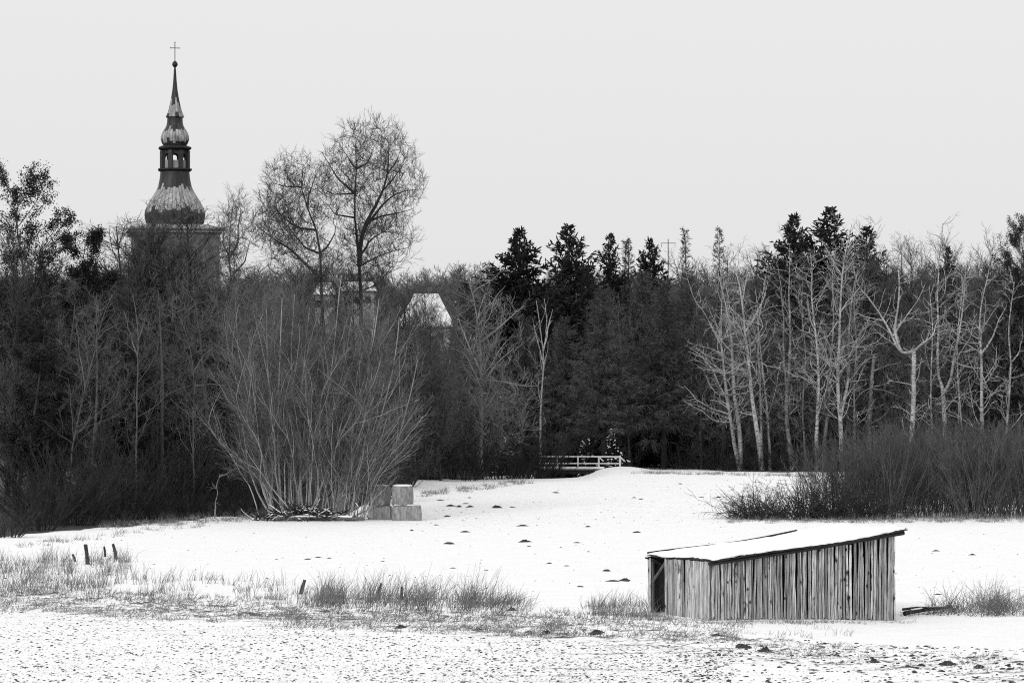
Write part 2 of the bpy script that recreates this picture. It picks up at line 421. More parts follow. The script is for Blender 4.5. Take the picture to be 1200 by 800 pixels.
def make_bare(seed, Ht, bark, twig, spread=.34, clear=.18, dens=(1.5, 2.2, 3.2), tw=.014, lean=.03, up=.07, ang=45, wig=.05, r0=None):
    rng = np.random.default_rng(seed)
    r0 = r0 or Ht * 0.011
    p, r = grow(np.zeros((1, 3)), np.array([[rng.normal() * .06, rng.normal() * .06, 1]]), [Ht], [r0], [0.02], 12, lean, .03, rng)
    lv = branch_out(p, r, [
        dict(dens=dens[0], t0=clear, ang=ang, lf=spread, taper=.62, lmin=.8, r=(.02, .09), up=up, wig=wig * 2, S=6),
        dict(dens=dens[1], t0=.15, ang=42, lf=.42, taper=.5, lmin=.5, r=(tw, .04), up=up, wig=.12, S=4),
        dict(dens=dens[2], t0=.1, ang=40, asd=14, lf=.45, lmin=.35, lmax=1.3, r=(tw * .8, tw * 1.2), up=up, wig=.14, S=2)], rng)
    tr = mesh_of('trunk', [(p, r, 7), (lv[0][0], lv[0][1], 4)], bark, True)
    cr = mesh_of('crown', [(a, b, 3) for a, b in lv[1:]], twig)
    return [('trunk', tr), ('crown', cr)]
def fill_crown(ps, rs, centre, radii, n, rng, npt=15, inner=.25, rmax=.07):
    """limbs that grow from what is there towards points spread through an ellipsoid crown"""
    d = nrm(rng.normal(size=(n, 3))); u = (inner ** 2.4 + (1 - inner ** 2.4) * rng.random(n)) ** (1 / 2.4)
    T = np.asarray(centre) + d * u[:, None] * np.asarray(radii)
    T = T[np.argsort(np.linalg.norm(T - ps[0][0], axis=1))]
    C = np.concatenate([p[2:] for p in ps]); R_ = np.concatenate([r[2:] for r in rs])
    out_p, out_r = [], []
    for t in T:
        v = t - C; L = np.linalg.norm(v, axis=1) + 1e-6
        cost = L * (1 + 1.6 * np.clip(.45 - v[:, 2] / L, 0, None))
        j = np.argmin(cost); L = L[j]
        if L < .25: continue
        mid = C[j] + v[j] * .5 + np.array((0, 0, -.07 * L)) + rng.normal(size=3) * .07 * L
        q = resample([C[j], mid, t], npt, rng, .010)
        r0 = min(R_[j] * .75, np.clip(.020 * L + .018, .024, rmax)); r = np.linspace(r0, max(.011, r0 * .45), npt)
        out_p.append(q); out_r.append(r); C = np.concatenate((C, q[4::2])); R_ = np.concatenate((R_, r[4::2]))
    return out_p, out_r
LV_FINE = [dict(dens=3.4, nmin=3, t0=.15, ang=36, asd=11, lf=.6, taper=.2, lmin=.75, lmax=1.7, r=(.012, .020), rt=.009, up=.07, wig=.11, S=4),
           dict(dens=3.6, nmin=2, t0=.1, ang=34, asd=11, lf=.55, taper=.3, lmin=.45, lmax=1.0, r=(.008, .011), up=.05, wig=.12, S=2)]
def make_round(seed, Ht, rx, low, n, bark, twig):
    rng = np.random.default_rng(seed)
    p, r = grow(np.zeros((1, 3)), np.array([[rng.normal() * .05, rng.normal() * .05, 1]]), [Ht * .9], [Ht * .011], [.03], 14, .035, .03, rng)
    cz = (Ht + Ht * low) / 2
    fp, fr = fill_crown([p[0]], [r[0]], (p[0, 7, 0], p[0, 7, 1], cz), (rx, rx, Ht - cz), n, rng)
    fp, fr = np.array(fp), np.array(fr); lv = branch_out(fp, fr, LV_FINE, rng)
    return [('trunk', mesh_of('trunk', [(p, r, 7), (fp, fr, 3)], bark, True)), ('crown', mesh_of('crown', [(x, y, 3) for x, y in lv], twig))]
def make_conifer(seed, Ht, Lmax, clear, nw, per, spray_r, spray_l, bark, needle, p_=.8, e0=-14, e1=40, down=.25, sd=1.0, upt=.05, r0=None, ragged=.25, snow=None):
    rng = np.random.default_rng(seed)
    r0 = r0 or Ht * .012
    tp, tr_ = grow(np.zeros((1, 3)), np.array([[0, 0, 1.]]), [Ht], [r0], [0.02], 10, .012, .05, rng)
    z = np.repeat(np.linspace(clear, .985, nw) ** .92, per); z = np.clip(z + rng.normal(size=len(z)) * .012, clear * .8, .995)
    az = rng.random(len(z)) * 2 * PI
    el = np.radians(e0 + (e1 - e0) * z ** 1.6 + rng.normal(size=len(z)) * 7)
    d = np.stack((np.cos(az) * np.cos(el), np.sin(az) * np.cos(el), np.sin(el)), -1)
    L = Lmax * (1 - z) ** p_ * (1 - ragged + 2 * ragged * rng.random(len(z))) * np.where(rng.random(len(z)) < .12, .55, 1) + .22
    s = z * 10; i = np.minimum(s.astype(int), 9); f = (s - i)[:, None]
    st = tp[0, i] * (1 - f) + tp[0, i + 1] * f
    bp, br = grow(st, d, L, np.clip(L * .012, .012, .06), np.full(len(z), .008), 5, .05, upt, rng)
    c1 = np.maximum(2, (L * 3.4 * sd).astype(int))
    pos, dd, Ln, rr = spawn(bp, br, c1, .12, 1, 52, 10, .36, .7, .18, .6, rng, flat=.75, down=down)
    lp, lr = grow(pos, dd, Ln, np.full(len(pos), .010), np.full(len(pos), .006), 2, .08, .02, rng)
    c2 = np.maximum(1, (Ln * 4.5 * sd).astype(int))
    pos2, d2, L2, _ = spawn(lp, lr, c2, .1, 1, 38, 14, .5, .3, spray_l * .6, 1, rng, flat=.5, down=down, lmax=spray_l)
    pos3, d3, L3, _ = spawn(bp, br, np.maximum(2, (L * 2.6).astype(int)), .25, 1, 30, 14, .2, .3, spray_l * .7, 1, rng, flat=.6, down=down * .5, lmax=spray_l)
    pos, dd, Ln = np.concatenate((pos2, pos3, lp[:, 0])), np.concatenate((d2, d3, nrm(lp[:, -1] - lp[:, 0]))), np.concatenate((L2, L3, lens(lp) * 1.1))
    sp, sr = grow(pos, dd, Ln, np.ones(len(pos)), np.ones(len(pos)), 2, .12, -.02, rng)
    prof = np.array((.5, 1.0, .25))
    sr = prof[None] * spray_r * (.7 + .6 * rng.random((len(pos), 1)))
    tr = mesh_of('trunk', [(tp, tr_, 7), (bp, br, 3)], bark, True)
    parts = [('trunk', tr), ('crown', mesh_of('crown', [(sp, sr, 3)], needle))]
    if snow is not None:
        k = rng.random(len(sp)) < snow * .35
        q = sp[k] + np.array((0, 0, spray_r * 1.0))
        parts.append(('snow_cover', mesh_of('snow_cover', [(q, sr[k] * 1.35, 4)], M['snowcap'])))
    return parts
def make_shrub(seed, n, Ht, spread, stem, twig, bw=.5, up=.05, wig=.10, dens=(2.2, 4.0), tw=.010, r0=.03, ang=32, lf=.35, lv_=.55):
    rng = np.random.default_rng(seed)
    a = rng.random(n) * 2 * PI; q = np.sqrt(rng.random(n))
    st = np.stack((np.cos(a) * q * bw, np.sin(a) * q * bw, np.full(n, -.1)), -1)
    tl = q * spread * (.6 + .6 * rng.random(n))
    d = np.stack((np.cos(a) * np.sin(tl), np.sin(a) * np.sin(tl), np.cos(tl)), -1)
    L = Ht * (lv_ + (1.0 - lv_) * rng.random(n)) / np.maximum(np.cos(tl), .62)
    p, r = grow(st, d, L, r0 * (.5 + .8 * rng.random(n)), np.full(n, .007), 7, wig, up, rng)
    lv = branch_out(p, r, [dict(dens=dens[0], t0=.12, ang=ang, asd=12, lf=lf, taper=.5, lmin=.3, r=(tw, .02), up=up, wig=.1, S=4),
                           dict(dens=dens[1], t0=.1, ang=34, asd=12, lf=.4, lmin=.2, lmax=.9, r=(tw * .8, tw), up=up, wig=.1, S=2)], rng)
    return [('stems', mesh_of('stems', [(p, r, 4)], stem, True)), ('twigs', mesh_of('twigs', [(x, y, 3) for x, y in lv], twig))]
def leaf_quads(g, pos, size, rng, flatness=0.0):
    n = len(pos); a = nrm(rng.normal(size=(n, 3))); b = rng.normal(size=(n, 3)); b = nrm(b - a * np.sum(a * b, -1, keepdims=True))
    c = np.cross(a, b)
    s = size * (.6 + .8 * rng.random((n, 1)))
    v = np.stack((pos - a * s, pos + b * s * .55 + c * s * .15, pos + a * s, pos - b * s * .55 + c * s * .15), 1)
    g.add(v, np.arange(n * 4).reshape(n, 4))
def make_leafy(seed, Ht, spread, nleaf, lsize, bark, leafm, clear=.12, ang=50):
    rng = np.random.default_rng(seed)
    p, r = grow(np.zeros((1, 3)), np.array([[.02, .02, 1]]), [Ht], [Ht * .012], [.02], 12, .04, .03, rng)
    lv = branch_out(p, r, [dict(dens=1.8, t0=clear, ang=ang, lf=spread, taper=.6, lmin=.8, r=(.02, .07), up=.06, wig=.1, S=6),
                           dict(dens=2.2, t0=.2, ang=45, lf=.45, lmin=.5, r=(.012, .03), up=.03, wig=.14, S=4)], rng)
    q = lv[1][0]; idx = rng.integers(0, len(q), nleaf); t = rng.random(nleaf) ** .7 * 3.99; i = t.astype(int); f = (t - i)[:, None]
    pos = q[idx, i] * (1 - f) + q[idx, i + 1] * f + rng.normal(size=(nleaf, 3)) * .16
    g = Geo(); leaf_quads(g, pos, lsize, rng)
    tr = mesh_of('trunk', [(p, r, 6), (lv[0][0], lv[0][1], 4), (q, lv[1][1], 3)], bark, True)
    return [('trunk', tr), ('crown', g.mesh('crown', leafm))]

# traced trees ------------------------------------------------------
def traced(name, label, cat, group, Y, base_px, limbs, levels, bark, twig, seed, dj=.35, npt=15, crown=None, slim=1.0):
    limbs = [(pl, a * slim, c) for pl, a, c in limbs]
    """limbs: (pixel polyline, r0, r1); the first limb starts on the ground at base_px"""
    rng = np.random.default_rng(seed)
    b = gbase(base_px, Y); b[2] -= .15
    ps, rs = [], []
    for k, (pl, r0, r1) in enumerate(limbs):
        pl = list(pl); n = len(pl)
        dy = np.cumsum(rng.normal(size=n)) * dj * (1 if k else .5); dy[0] = 0
        if k:                                                 # side limbs leave the nearest point of what is built already
            w0 = P(pl[0][0], pl[0][1], Y)
            cand = np.concatenate(ps); j = np.argmin(np.hypot(cand[:, 0] + b[0] - w0[0], cand[:, 2] + b[2] - w0[2]))
            y0 = cand[j, 1] + b[1]
            dirn = rng.choice((-1, 1)) * rng.random() * .55
            w = np.array([P(x, y, Y) for x, y in pl]); dist = np.concatenate(([0], np.cumsum(np.linalg.norm(np.diff(w, axis=0), axis=1))))
            yy = y0 + dirn * dist + dy
            q = np.array([P(x, y, yv) for (x, y), yv in zip(pl, yy)]); q[0] = cand[j] + b      # rooted in the wood it leaves
        else:
            q = np.array([P(x, y, Y + v) for (x, y), v in zip(pl, dy)])
            q = np.concatenate((b[None], q))
        q = resample(q - b, npt, rng, .028)
        ps.append(q); rs.append(r0 + (r1 - r0) * np.linspace(0, 1, npt) ** .8)
    p = np.array(ps); r = np.array(rs)
    thick = [(p, r, 8)]; fine = []
    for cx, cy, rx, ry, n in (crown or []):                   # picture ellipses of the crown, as deep as they are wide
        c = P(cx, cy, Y) - b; k = Y / F
        fp, fr = fill_crown(list(ps), list(rs), c, (rx * k, rx * k, ry * k), n, rng, npt)
        fp, fr = np.array(fp), np.array(fr); thick.append((fp, fr, 3)); fine += branch_out(fp, fr, LV_FINE, rng)
    lv = branch_out(p, r, levels, rng) if levels else []
    if lv: thick.append((lv[0][0], lv[0][1], 4))
    lv = [None] + lv[1:] + fine
    root = thing(name, label, cat, b, 0, group)
    obj('trunk', mesh_of('trunk', thick, bark, True), None, root)
    obj('crown', mesh_of('crown', [(x, y, 3) for x, y in lv[1:]], twig), None, root)
    return root
LV_BIG = [dict(dens=3.0, t0=.22, ang=46, asd=12, lf=.30, taper=.25, lmin=1.3, lmax=3.3, r=(.025, .08), up=.09, wig=.12, S=6),
          dict(dens=3.6, t0=.10, ang=38, lf=.5, taper=.3, lmin=.8, lmax=1.8, r=(.015, .026), up=.07, wig=.12, S=4),
          dict(dens=6.0, t0=.1, ang=36, asd=12, lf=.6, taper=.3, lmin=.55, lmax=1.1, r=(.0105, .0135), up=.05, wig=.12, S=2)]

def shrink(limbs, cx, y0, kx, ky):
    return [([(cx + (x - cx) * kx, y if y > y0 else y0 + (y - y0) * ky) for x, y in pl], r0, r1) for pl, r0, r1 in limbs]
# ------------------------------------------------------------------ the two tall bare trees and the smaller one
traced('bare_tree', 'tallest bare dark tree with a round crown rising behind the willow', 'tree', None, 250, 424,
       shrink([([(423, 480), (421, 321), (420, 288), (413, 262), (411, 218), (418, 186), (415, 136)], .42, .03),
        ([(420, 300), (421, 282), (426, 256), (443, 225), (453, 200), (459, 172), (457, 140)], .30, .03),
        ([(425, 258), (440, 239), (464, 211), (480, 205), (501, 202)], .18, .02),
        ([(429, 252), (450, 242), (470, 238), (494, 231)], .14, .02),
        ([(424, 300), (436, 277), (457, 263), (480, 268)], .14, .02),
        ([(412, 216), (390, 186), (378, 165), (371, 148)], .16, .02),
        ([(411, 222), (387, 211), (368, 203)], .12, .02),
        ([(417, 188), (429, 165), (437, 140)], .14, .02),
        ([(411, 254), (387, 239), (371, 222)], .12, .02),
        ([(414, 170), (402, 152), (394, 137)], .10, .02),
        ([(453, 200), (470, 178), (482, 160)], .10, .02),
        ([(459, 172), (470, 158), (474, 146)], .08, .02),
        ([(422, 310), (445, 300), (468, 292), (484, 288)], .10, .02)], 428, 300, .86, .80),
       None, M['dark_bark'], M['dark_twig'], 21, slim=.72, crown=[(434, 212, 64, 76, 900), (440, 282, 54, 32, 230), (412, 322, 54, 38, 260)])
traced('bare_tree', 'second bare dark tree, crooked trunk leaning left beside the tallest one', 'tree', None, 246, 392,
       shrink([([(385, 470), (376, 320), (375, 295), (373, 260), (368, 246), (355, 225), (345, 204), (352, 169)], .36, .03),
        ([(376, 318), (341, 291), (327, 281), (310, 268), (296, 254)], .20, .02),
        ([(375, 276), (348, 260), (328, 240), (316, 214)], .14, .02),
        ([(375, 297), (390, 284), (398, 268), (401, 250)], .14, .02),
        ([(345, 206), (328, 200), (315, 196)], .10, .02),
        ([(355, 226), (365, 205), (371, 182)], .12, .02),
        ([(345, 204), (338, 188), (334, 178)], .09, .02),
        ([(376, 300), (358, 290), (338, 266), (330, 250)], .14, .02)], 350, 300, .94, .82),
       None, M['dark_bark'], M['soft_twig'], 22, slim=.72, crown=[(346, 238, 46, 62, 560), (322, 268, 34, 38, 220), (360, 310, 50, 38, 240)])
traced('bare_tree', 'slender pale-stemmed bare tree just right of the church dome', 'tree', None, 262, 276,
       shrink([([(275, 480), (270, 330), (266, 280), (272, 245), (275, 212)], .22, .02),
        ([(268, 310), (280, 280), (284, 250), (287, 226)], .12, .02),
        ([(268, 300), (258, 275), (258, 250)], .10, .02),
        ([(270, 330), (292, 300), (298, 270)], .10, .02)], 273, 330, .8, .84),
       None, M['mid_bark'], M['mid_twig'], 23, crown=[(276, 266, 19, 50, 170), (262, 288, 15, 36, 80)])

# ------------------------------------------------------------------ willow in front
def build_willow():
    rng = np.random.default_rng(31); Y = 213.
    tr = [[(362, 602), (363, 562), (365, 523), (383, 471), (391, 412), (393, 380), (400, 322)],
          [(364, 602), (383, 555), (396, 516), (422, 464), (438, 400), (444, 350)],
          [(392, 603), (406, 530), (422, 471), (435, 412), (440, 372)],
          [(398, 603), (427, 546), (448, 487), (464, 419), (468, 372)],
          [(404, 603), (440, 550), (461, 533), (480, 464), (489, 420)],
          [(315, 603), (321, 542), (316, 471), (313, 412), (312, 362)],
          [(322, 604), (308, 575), (299, 520), (298, 468), (291, 420)],
          [(330, 604), (326, 540), (326, 470), (328, 400), (330, 350)],
          [(340, 604), (338, 540), (342, 470), (340, 400), (344, 345)],
          [(318, 604), (306, 585), (292, 550), (284, 500)],
          [(350, 604), (352, 540), (350, 480), (356, 420), (362, 360)],
          [(370, 604), (372, 560), (380, 500), (402, 440), (412, 370)]]
    ps = [resample([P(x, y, Y + rng.normal() * .25) for x, y in t], 14, rng, .012) for t in tr]
    rs = [np.linspace(.085, .024, 14)] * len(ps)
    for k in range(40):
        bx = rng.uniform(302, 412); w = (bx - 358) / 52 + rng.normal() * .12
        ty = rng.uniform(345, 480); f = (605 - ty) / 260.; n_ = rng.normal(size=4) * np.array((3, 7, 12, 18))
        dep = rng.normal() * 1.2; d2 = rng.normal() * 1.8
        ps.append(resample([P(bx, 605, Y + dep), P(bx + w * 9 + n_[0], 605 - 45 * f, Y + dep), P(bx + w * 26 + n_[1], 605 - 120 * f, Y + dep + d2 * .4), P(bx + w * 46 + n_[2], 605 - 190 * f, Y + dep + d2 * .8), P(bx + w * rng.uniform(40, 74) + n_[3], ty, Y + dep + d2)], 14, rng, .04))
        rs.append(np.linspace(rng.uniform(.02, .055), .009, 14))
    for k in range(8):                                     # low arching side shoots
        s = rng.choice((-1, 1), p=(.35, .65)); bx = 360 + s * rng.uniform(10, 45)
        tx = bx + s * rng.uniform(45, 100); ty = rng.uniform(455, 565)
        dep = rng.normal() * 1.5
        ps.append(resample([P(bx, 600, Y + dep), P(bx + s * 28, 565, Y + dep), P(tx, ty, Y + dep * 1.4)], 14, rng, .03))
        rs.append(np.linspace(.028, .009, 14))
    for k in range(44):                                     # younger shoots reaching out over the bales
        bx = rng.uniform(385, 436); dep = -rng.uniform(1.2, 2.6); tx = bx + rng.normal() * 22 + 24; ty = rng.uniform(470, 575)
        ps.append(resample([P(bx, 606, Y + dep), P(bx * .7 + tx * .3 - 3, 606 * .55 + ty * .45, Y + dep), P(tx, ty, Y + dep + rng.normal() * .4)], 14, rng, .03))
        rs.append(np.linspace(.022, .008, 14))
    b = gbase(360, Y); p = np.array(ps) - b; r = np.array(rs)
    fk = branch_out(p, r, [dict(dens=.34, t0=.15, t1=.7, ang=24, asd=8, lf=.5, taper=.3, lmin=1.2, lmax=4.5, r=(.012, .032), rt=.008, up=.04, wig=.08, S=13)], rng)[0]
    p = np.concatenate((p, fk[0])); r = np.concatenate((r, fk[1]))
    lv = branch_out(p, r, [dict(dens=2.2, t0=.16, ang=28, asd=11, lf=.28, taper=.4, lmin=.6, lmax=2.8, r=(.009, .018), up=.04, wig=.10, S=4),
                           dict(dens=5.6, t0=.1, ang=34, asd=12, lf=.5, lmin=.4, lmax=1.3, r=(.0062, .009), up=.02, wig=.10, S=2)], rng)
    root = thing('willow_bush', 'large many-stemmed willow fanning out behind the branch heap', 'willow', b)
    obj('stems', mesh_of('stems', [(p, r, 5)], M['willow_stem'], True), None, root)
    obj('twigs', mesh_of('twigs', [(x, y, 3) for x, y in lv], M['willow_twig']), None, root)
build_willow()

# ------------------------------------------------------------------ pale trees on the right
LV_PALE = [dict(dens=1.7, t0=.20, ang=58, asd=16, lf=.27, taper=.62, lmin=.8, lmax=4.8, r=(.028, .055), rt=.012, up=.06, wig=.22, S=8),
           dict(dens=1.7, t0=.15, ang=46, asd=14, lf=.42, lmin=.5, lmax=2.2, r=(.014, .026), up=.05, wig=.18, S=4),
           dict(dens=1.7, t0=.1, ang=40, asd=14, lf=.5, lmin=.4, lmax=1.0, r=(.009, .013), up=.05, wig=.14, S=2)]
PALE = [
 ('pale twin-stemmed tree leftmost of the birches, branches sweeping far left', 291, 867,
  [([(868, 540), (866, 510), (860, 470), (858, 420), (856, 380), (846, 340), (838, 312)], .34, .03),
   ([(866, 545), (858, 500), (851, 450), (846, 400), (847, 350), (850, 322)], .26, .03),
   ([(851, 480), (830, 478), (815, 468), (800, 452)], .10, .02), ([(850, 462), (832, 430), (818, 414), (802, 404)], .10, .02),
   ([(850, 440), (826, 420), (808, 412)], .08, .02), ([(846, 400), (828, 370), (812, 350), (804, 318)], .10, .02),
   ([(858, 410), (838, 390), (822, 360)], .08, .02)]),
 ('pale tree with a slim companion stem, second birch from the left', 290, 893,
  [([(892, 540), (887, 505), (880, 470), (877, 430), (872, 395), (868, 350), (860, 320), (856, 300)], .36, .03),
   ([(893, 540), (892, 500), (890, 450), (888, 390), (894, 350), (900, 318)], .18, .02),
   ([(872, 396), (884, 372), (896, 352), (902, 330)], .12, .02), ([(871, 380), (856, 360), (850, 330)], .10, .02),
   ([(879, 445), (862, 425), (850, 420)], .08, .02), ([(868, 352), (874, 330), (876, 310)], .08, .02)]),
 ('pale wavy tree with two close stems in front of the dark spruces', 291, 928,
  [([(928, 545), (923, 510), (919, 480), (920, 460), (924, 420), (925, 390), (922, 350), (926, 310), (926, 285)], .32, .03),
   ([(920, 455), (917, 420), (919, 380), (917, 340), (912, 310)], .18, .02), ([(919, 482), (905, 470), (895, 472)], .08, .02)]),
 ('pale tree with an S-bent top, left of three close trunks', 290, 957,
  [([(957, 540), (956, 500), (959, 450), (958, 420), (953, 380), (950, 350), (948, 335), (953, 318), (948, 296)], .28, .03),
   ([(959, 452), (940, 430), (928, 420)], .08, .02), ([(949, 337), (938, 325), (930, 318)], .07, .02), ([(958, 440), (972, 420), (980, 400)], .08, .02)]),
 ('pale slim trunk with a slight kink, middle of three close trunks', 292, 966,
  [([(966, 545), (966, 510), (971, 485), (971, 450), (973, 410), (976, 370), (975, 320), (978, 300)], .26, .03),
   ([(971, 460), (985, 440), (992, 420)], .07, .02)]),
 ('pale forked tree reaching high between spruces, right of three close trunks', 289, 987,
  [([(986, 545), (985, 500), (984, 480), (981, 455), (983, 430), (986, 380), (986, 340), (990, 300), (1000, 262)], .34, .03),
   ([(985, 490), (990, 470), (995, 440), (993, 400), (996, 350), (1003, 318)], .22, .03),
   ([(982, 455), (968, 415), (962, 395)], .10, .02), ([(986, 372), (1000, 345), (1012, 330)], .10, .02), ([(986, 330), (972, 300), (962, 280)], .10, .02)]),
 ('thick broken pale trunk stub with knobbly side limbs', 293, 1019,
  [([(1018, 520), (1020, 470), (1022, 440), (1025, 416)], .40, .16), ([(1022, 455), (1040, 458), (1056, 464), (1066, 470)], .10, .03),
   ([(1023, 432), (1040, 428), (1054, 424)], .10, .03), ([(1022, 458), (1010, 470), (1000, 480)], .09, .02)]),
 ('pale tree whose trunk ends in a broad candelabra of limbs', 289, 1069,
  [([(1068, 520), (1070, 470), (1071, 440), (1071, 412)], .32, .22),
   ([(1071, 416), (1055, 416), (1048, 398), (1035, 375), (1020, 350), (1004, 335), (998, 300)], .20, .03),
   ([(1055, 414), (1048, 390), (1052, 360), (1054, 325), (1050, 300), (1062, 275)], .18, .03),
   ([(1071, 412), (1082, 402), (1094, 394), (1102, 370)], .16, .03),
   ([(1048, 396), (1062, 372), (1078, 352), (1088, 330)], .12, .02), ([(1071, 450), (1055, 448), (1040, 446)], .08, .02),
   ([(1036, 376), (1015, 372), (1000, 365)], .10, .02)]),
 ('many-armed pale tree with two upright stems above the dark bushes', 291, 1107,
  [([(1107, 510), (1106, 484), (1103, 455)], .34, .22), ([(1103, 456), (1098, 440), (1098, 390), (1096, 350), (1100, 300), (1104, 262)], .20, .03),
   ([(1105, 460), (1114, 450), (1117, 420), (1122, 395), (1128, 350), (1130, 318)], .20, .03),
   ([(1107, 480), (1120, 465), (1135, 460), (1146, 456)], .10, .02), ([(1104, 472), (1092, 472), (1082, 485), (1076, 495)], .10, .02),
   ([(1103, 456), (1088, 446), (1076, 448)], .09, .02)]),
 ('clean pale tree with a Y fork near its top, right of the many-armed one', 288, 1152,
  [([(1152, 520), (1151, 470), (1150, 440), (1150, 416), (1146, 385), (1150, 350), (1155, 330), (1158, 312)], .32, .03),
   ([(1150, 418), (1163, 398), (1170, 378), (1180, 360)], .16, .03), ([(1151, 440), (1135, 430), (1118, 424)], .10, .02),
   ([(1150, 492), (1144, 470), (1130, 462)], .09, .02)]),
 ('thin pale tree at the far right end of the birches', 290, 1178,
  [([(1178, 520), (1182, 480), (1183, 450), (1185, 420), (1182, 390), (1186, 360), (1190, 330)], .22, .03), ([(1184, 430), (1194, 412), (1198, 392)], .10, .02)]),
]
PALE += [
 ('thin pale stem right of the second birch', 291.5, 902, [([(902, 545), (899, 480), (893, 430), (889, 390), (885, 335)], .20, .02), ([(899, 485), (910, 450), (915, 425)], .07, .02)]),
 ('thin pale stem between wavy and S-bent birches', 292, 943, [([(943, 540), (940, 470), (944, 420), (938, 360), (941, 325)], .17, .02), ([(942, 430), (930, 405), (925, 380)], .06, .02)]),
 ('thin pale stem between forked birch and broken stub', 291, 1002, [([(1001, 520), (1000, 450), (1004, 400), (1001, 355), (1006, 320)], .20, .02), ([(1003, 410), (1015, 390), (1020, 370)], .07, .02)]),
 ('thin pale stem between candelabra tree and many-armed tree', 292, 1091, [([(1092, 520), (1090, 440), (1094, 390), (1089, 335)], .17, .02)]),
 ('thin pale stem left of the Y-forked birch', 291, 1128, [([(1129, 520), (1124, 450), (1122, 400), (1127, 350), (1132, 318)], .18, .02), ([(1123, 420), (1135, 395), (1140, 370)], .06, .02)]),
]
for i, (lab, Y, bx, limbs) in enumerate(PALE):
    traced('birch_tree', lab, 'birch tree', 'pale bare trees along the right edge of the wood', Y, bx, [(a, r0 * .78, r1 * .9) for a, r0, r1 in limbs], LV_PALE, M['birch'], M['pale_twig'], 100 + i)
LV_SAP = [dict(dens=1.6, t0=.25, ang=45, asd=14, lf=.35, lmin=.5, r=(.015, .03), up=.08, wig=.18, S=5), dict(dens=2.2, ang=40, lf=.45, lmin=.4, r=(.009, .014), up=.03, S=3)]
traced('birch_sapling', 'thin crooked white sapling at the snow edge left of the willow', 'birch tree', None, 214, 252,
       [([(252, 600), (251, 590), (254, 580), (253, 568), (257, 556)], .055, .02), ([(254, 560), (262, 556), (272, 552)], .03, .012)], LV_SAP, M['birch'], M['pale_twig'], 161)
traced('birch_sapling', 'pale small tree standing out of the thicket below the church, left of the dome', 'birch tree', None, 221, 160,
       [([(160, 560), (161, 480), (162, 420), (164, 385), (160, 360), (157, 345)], .09, .02), ([(162, 400), (172, 375), (178, 355)], .05, .012), ([(163, 415), (150, 385), (146, 365)], .05, .012)], LV_SAP, M['mid_bark'], M['mid_twig'], 162)
traced('birch_sapling', 'pale leaning small tree in the left part of the thicket', 'birch tree', None, 219, 92,
       [([(80, 560), (88, 500), (98, 450), (112, 400), (118, 370), (130, 345)], .08, .02), ([(98, 450), (92, 410), (88, 370)], .05, .012), ([(112, 400), (128, 385), (142, 378)], .04, .012)], LV_SAP, M['mid_bark'], M['mid_twig'], 163)
traced('birch_sapling', 'pale branchy small tree in front of the left flank of the willow', 'birch tree', None, 222, 225,
       [([(228, 570), (226, 500), (228, 440), (222, 400), (210, 372)], .07, .02), ([(227, 452), (245, 450), (262, 452), (272, 446)], .05, .015), ([(228, 440), (240, 415), (256, 402)], .05, .012)], LV_SAP, M['mid_bark'], M['mid_twig'], 164)
# bare trees in the middle
LV_MID = [dict(dens=1.6, t0=.25, ang=55, asd=14, lf=.30, taper=.5, lmin=1.2, lmax=5.0, r=(.025, .06), up=.03, wig=.14, S=7),
          dict(dens=2.0, t0=.15, ang=44, asd=14, lf=.42, lmin=.5, lmax=2.0, r=(.014, .028), up=.02, wig=.16, S=4, down=.2),
          dict(dens=2.2, t0=.1, ang=40, asd=14, lf=.5, lmin=.4, lmax=1.0, r=(.011, .015), up=.0, wig=.14, S=2, down=.3)]
traced('bare_tree', 'pale grey spreading bare tree left of the footbridge', 'tree', None, 276, 563,
       [([(563, 520), (564, 480), (564, 440), (563, 400), (560, 370), (557, 345), (552, 330)], .30, .03),
        ([(564, 455), (545, 415), (530, 408), (518, 410)], .10, .02), ([(564, 445), (585, 446), (610, 452), (632, 452)], .10, .02),
        ([(564, 400), (580, 388), (600, 370), (616, 358)], .12, .02), ([(562, 380), (580, 350), (592, 335)], .12, .02),
        ([(564, 430), (545, 395), (535, 370)], .10, .02), ([(564, 490), (545, 488), (528, 492)], .09, .02), ([(565, 486), (585, 500), (602, 520)], .08, .02)],
       LV_MID, M['pale_twig'], M['frost_twig'], 151, crown=[(572, 420, 62, 85, 150), (590, 490, 56, 45, 60)])
traced('birch_tree', 'slim white forked birch against the dark spruces in the middle', 'birch tree', None, 283, 634,
       [([(633, 520), (634, 470), (637, 430), (638, 410), (633, 380), (630, 352)], .12, .02),
        ([(638, 412), (642, 385), (648, 362)], .09, .02), ([(637, 432), (630, 400), (626, 380)], .07, .02), ([(638, 400), (640, 375), (637, 350)], .07, .02)],
       [dict(dens=.8, t0=.4, ang=35, lf=.2, lmin=.6, r=(.02, .04), up=.1, wig=.1, S=5), dict(dens=1.5, ang=40, lf=.4, lmin=.4, r=(.012, .018), up=.02, S=3)],
       M['birch'], M['pale_twig'], 152)

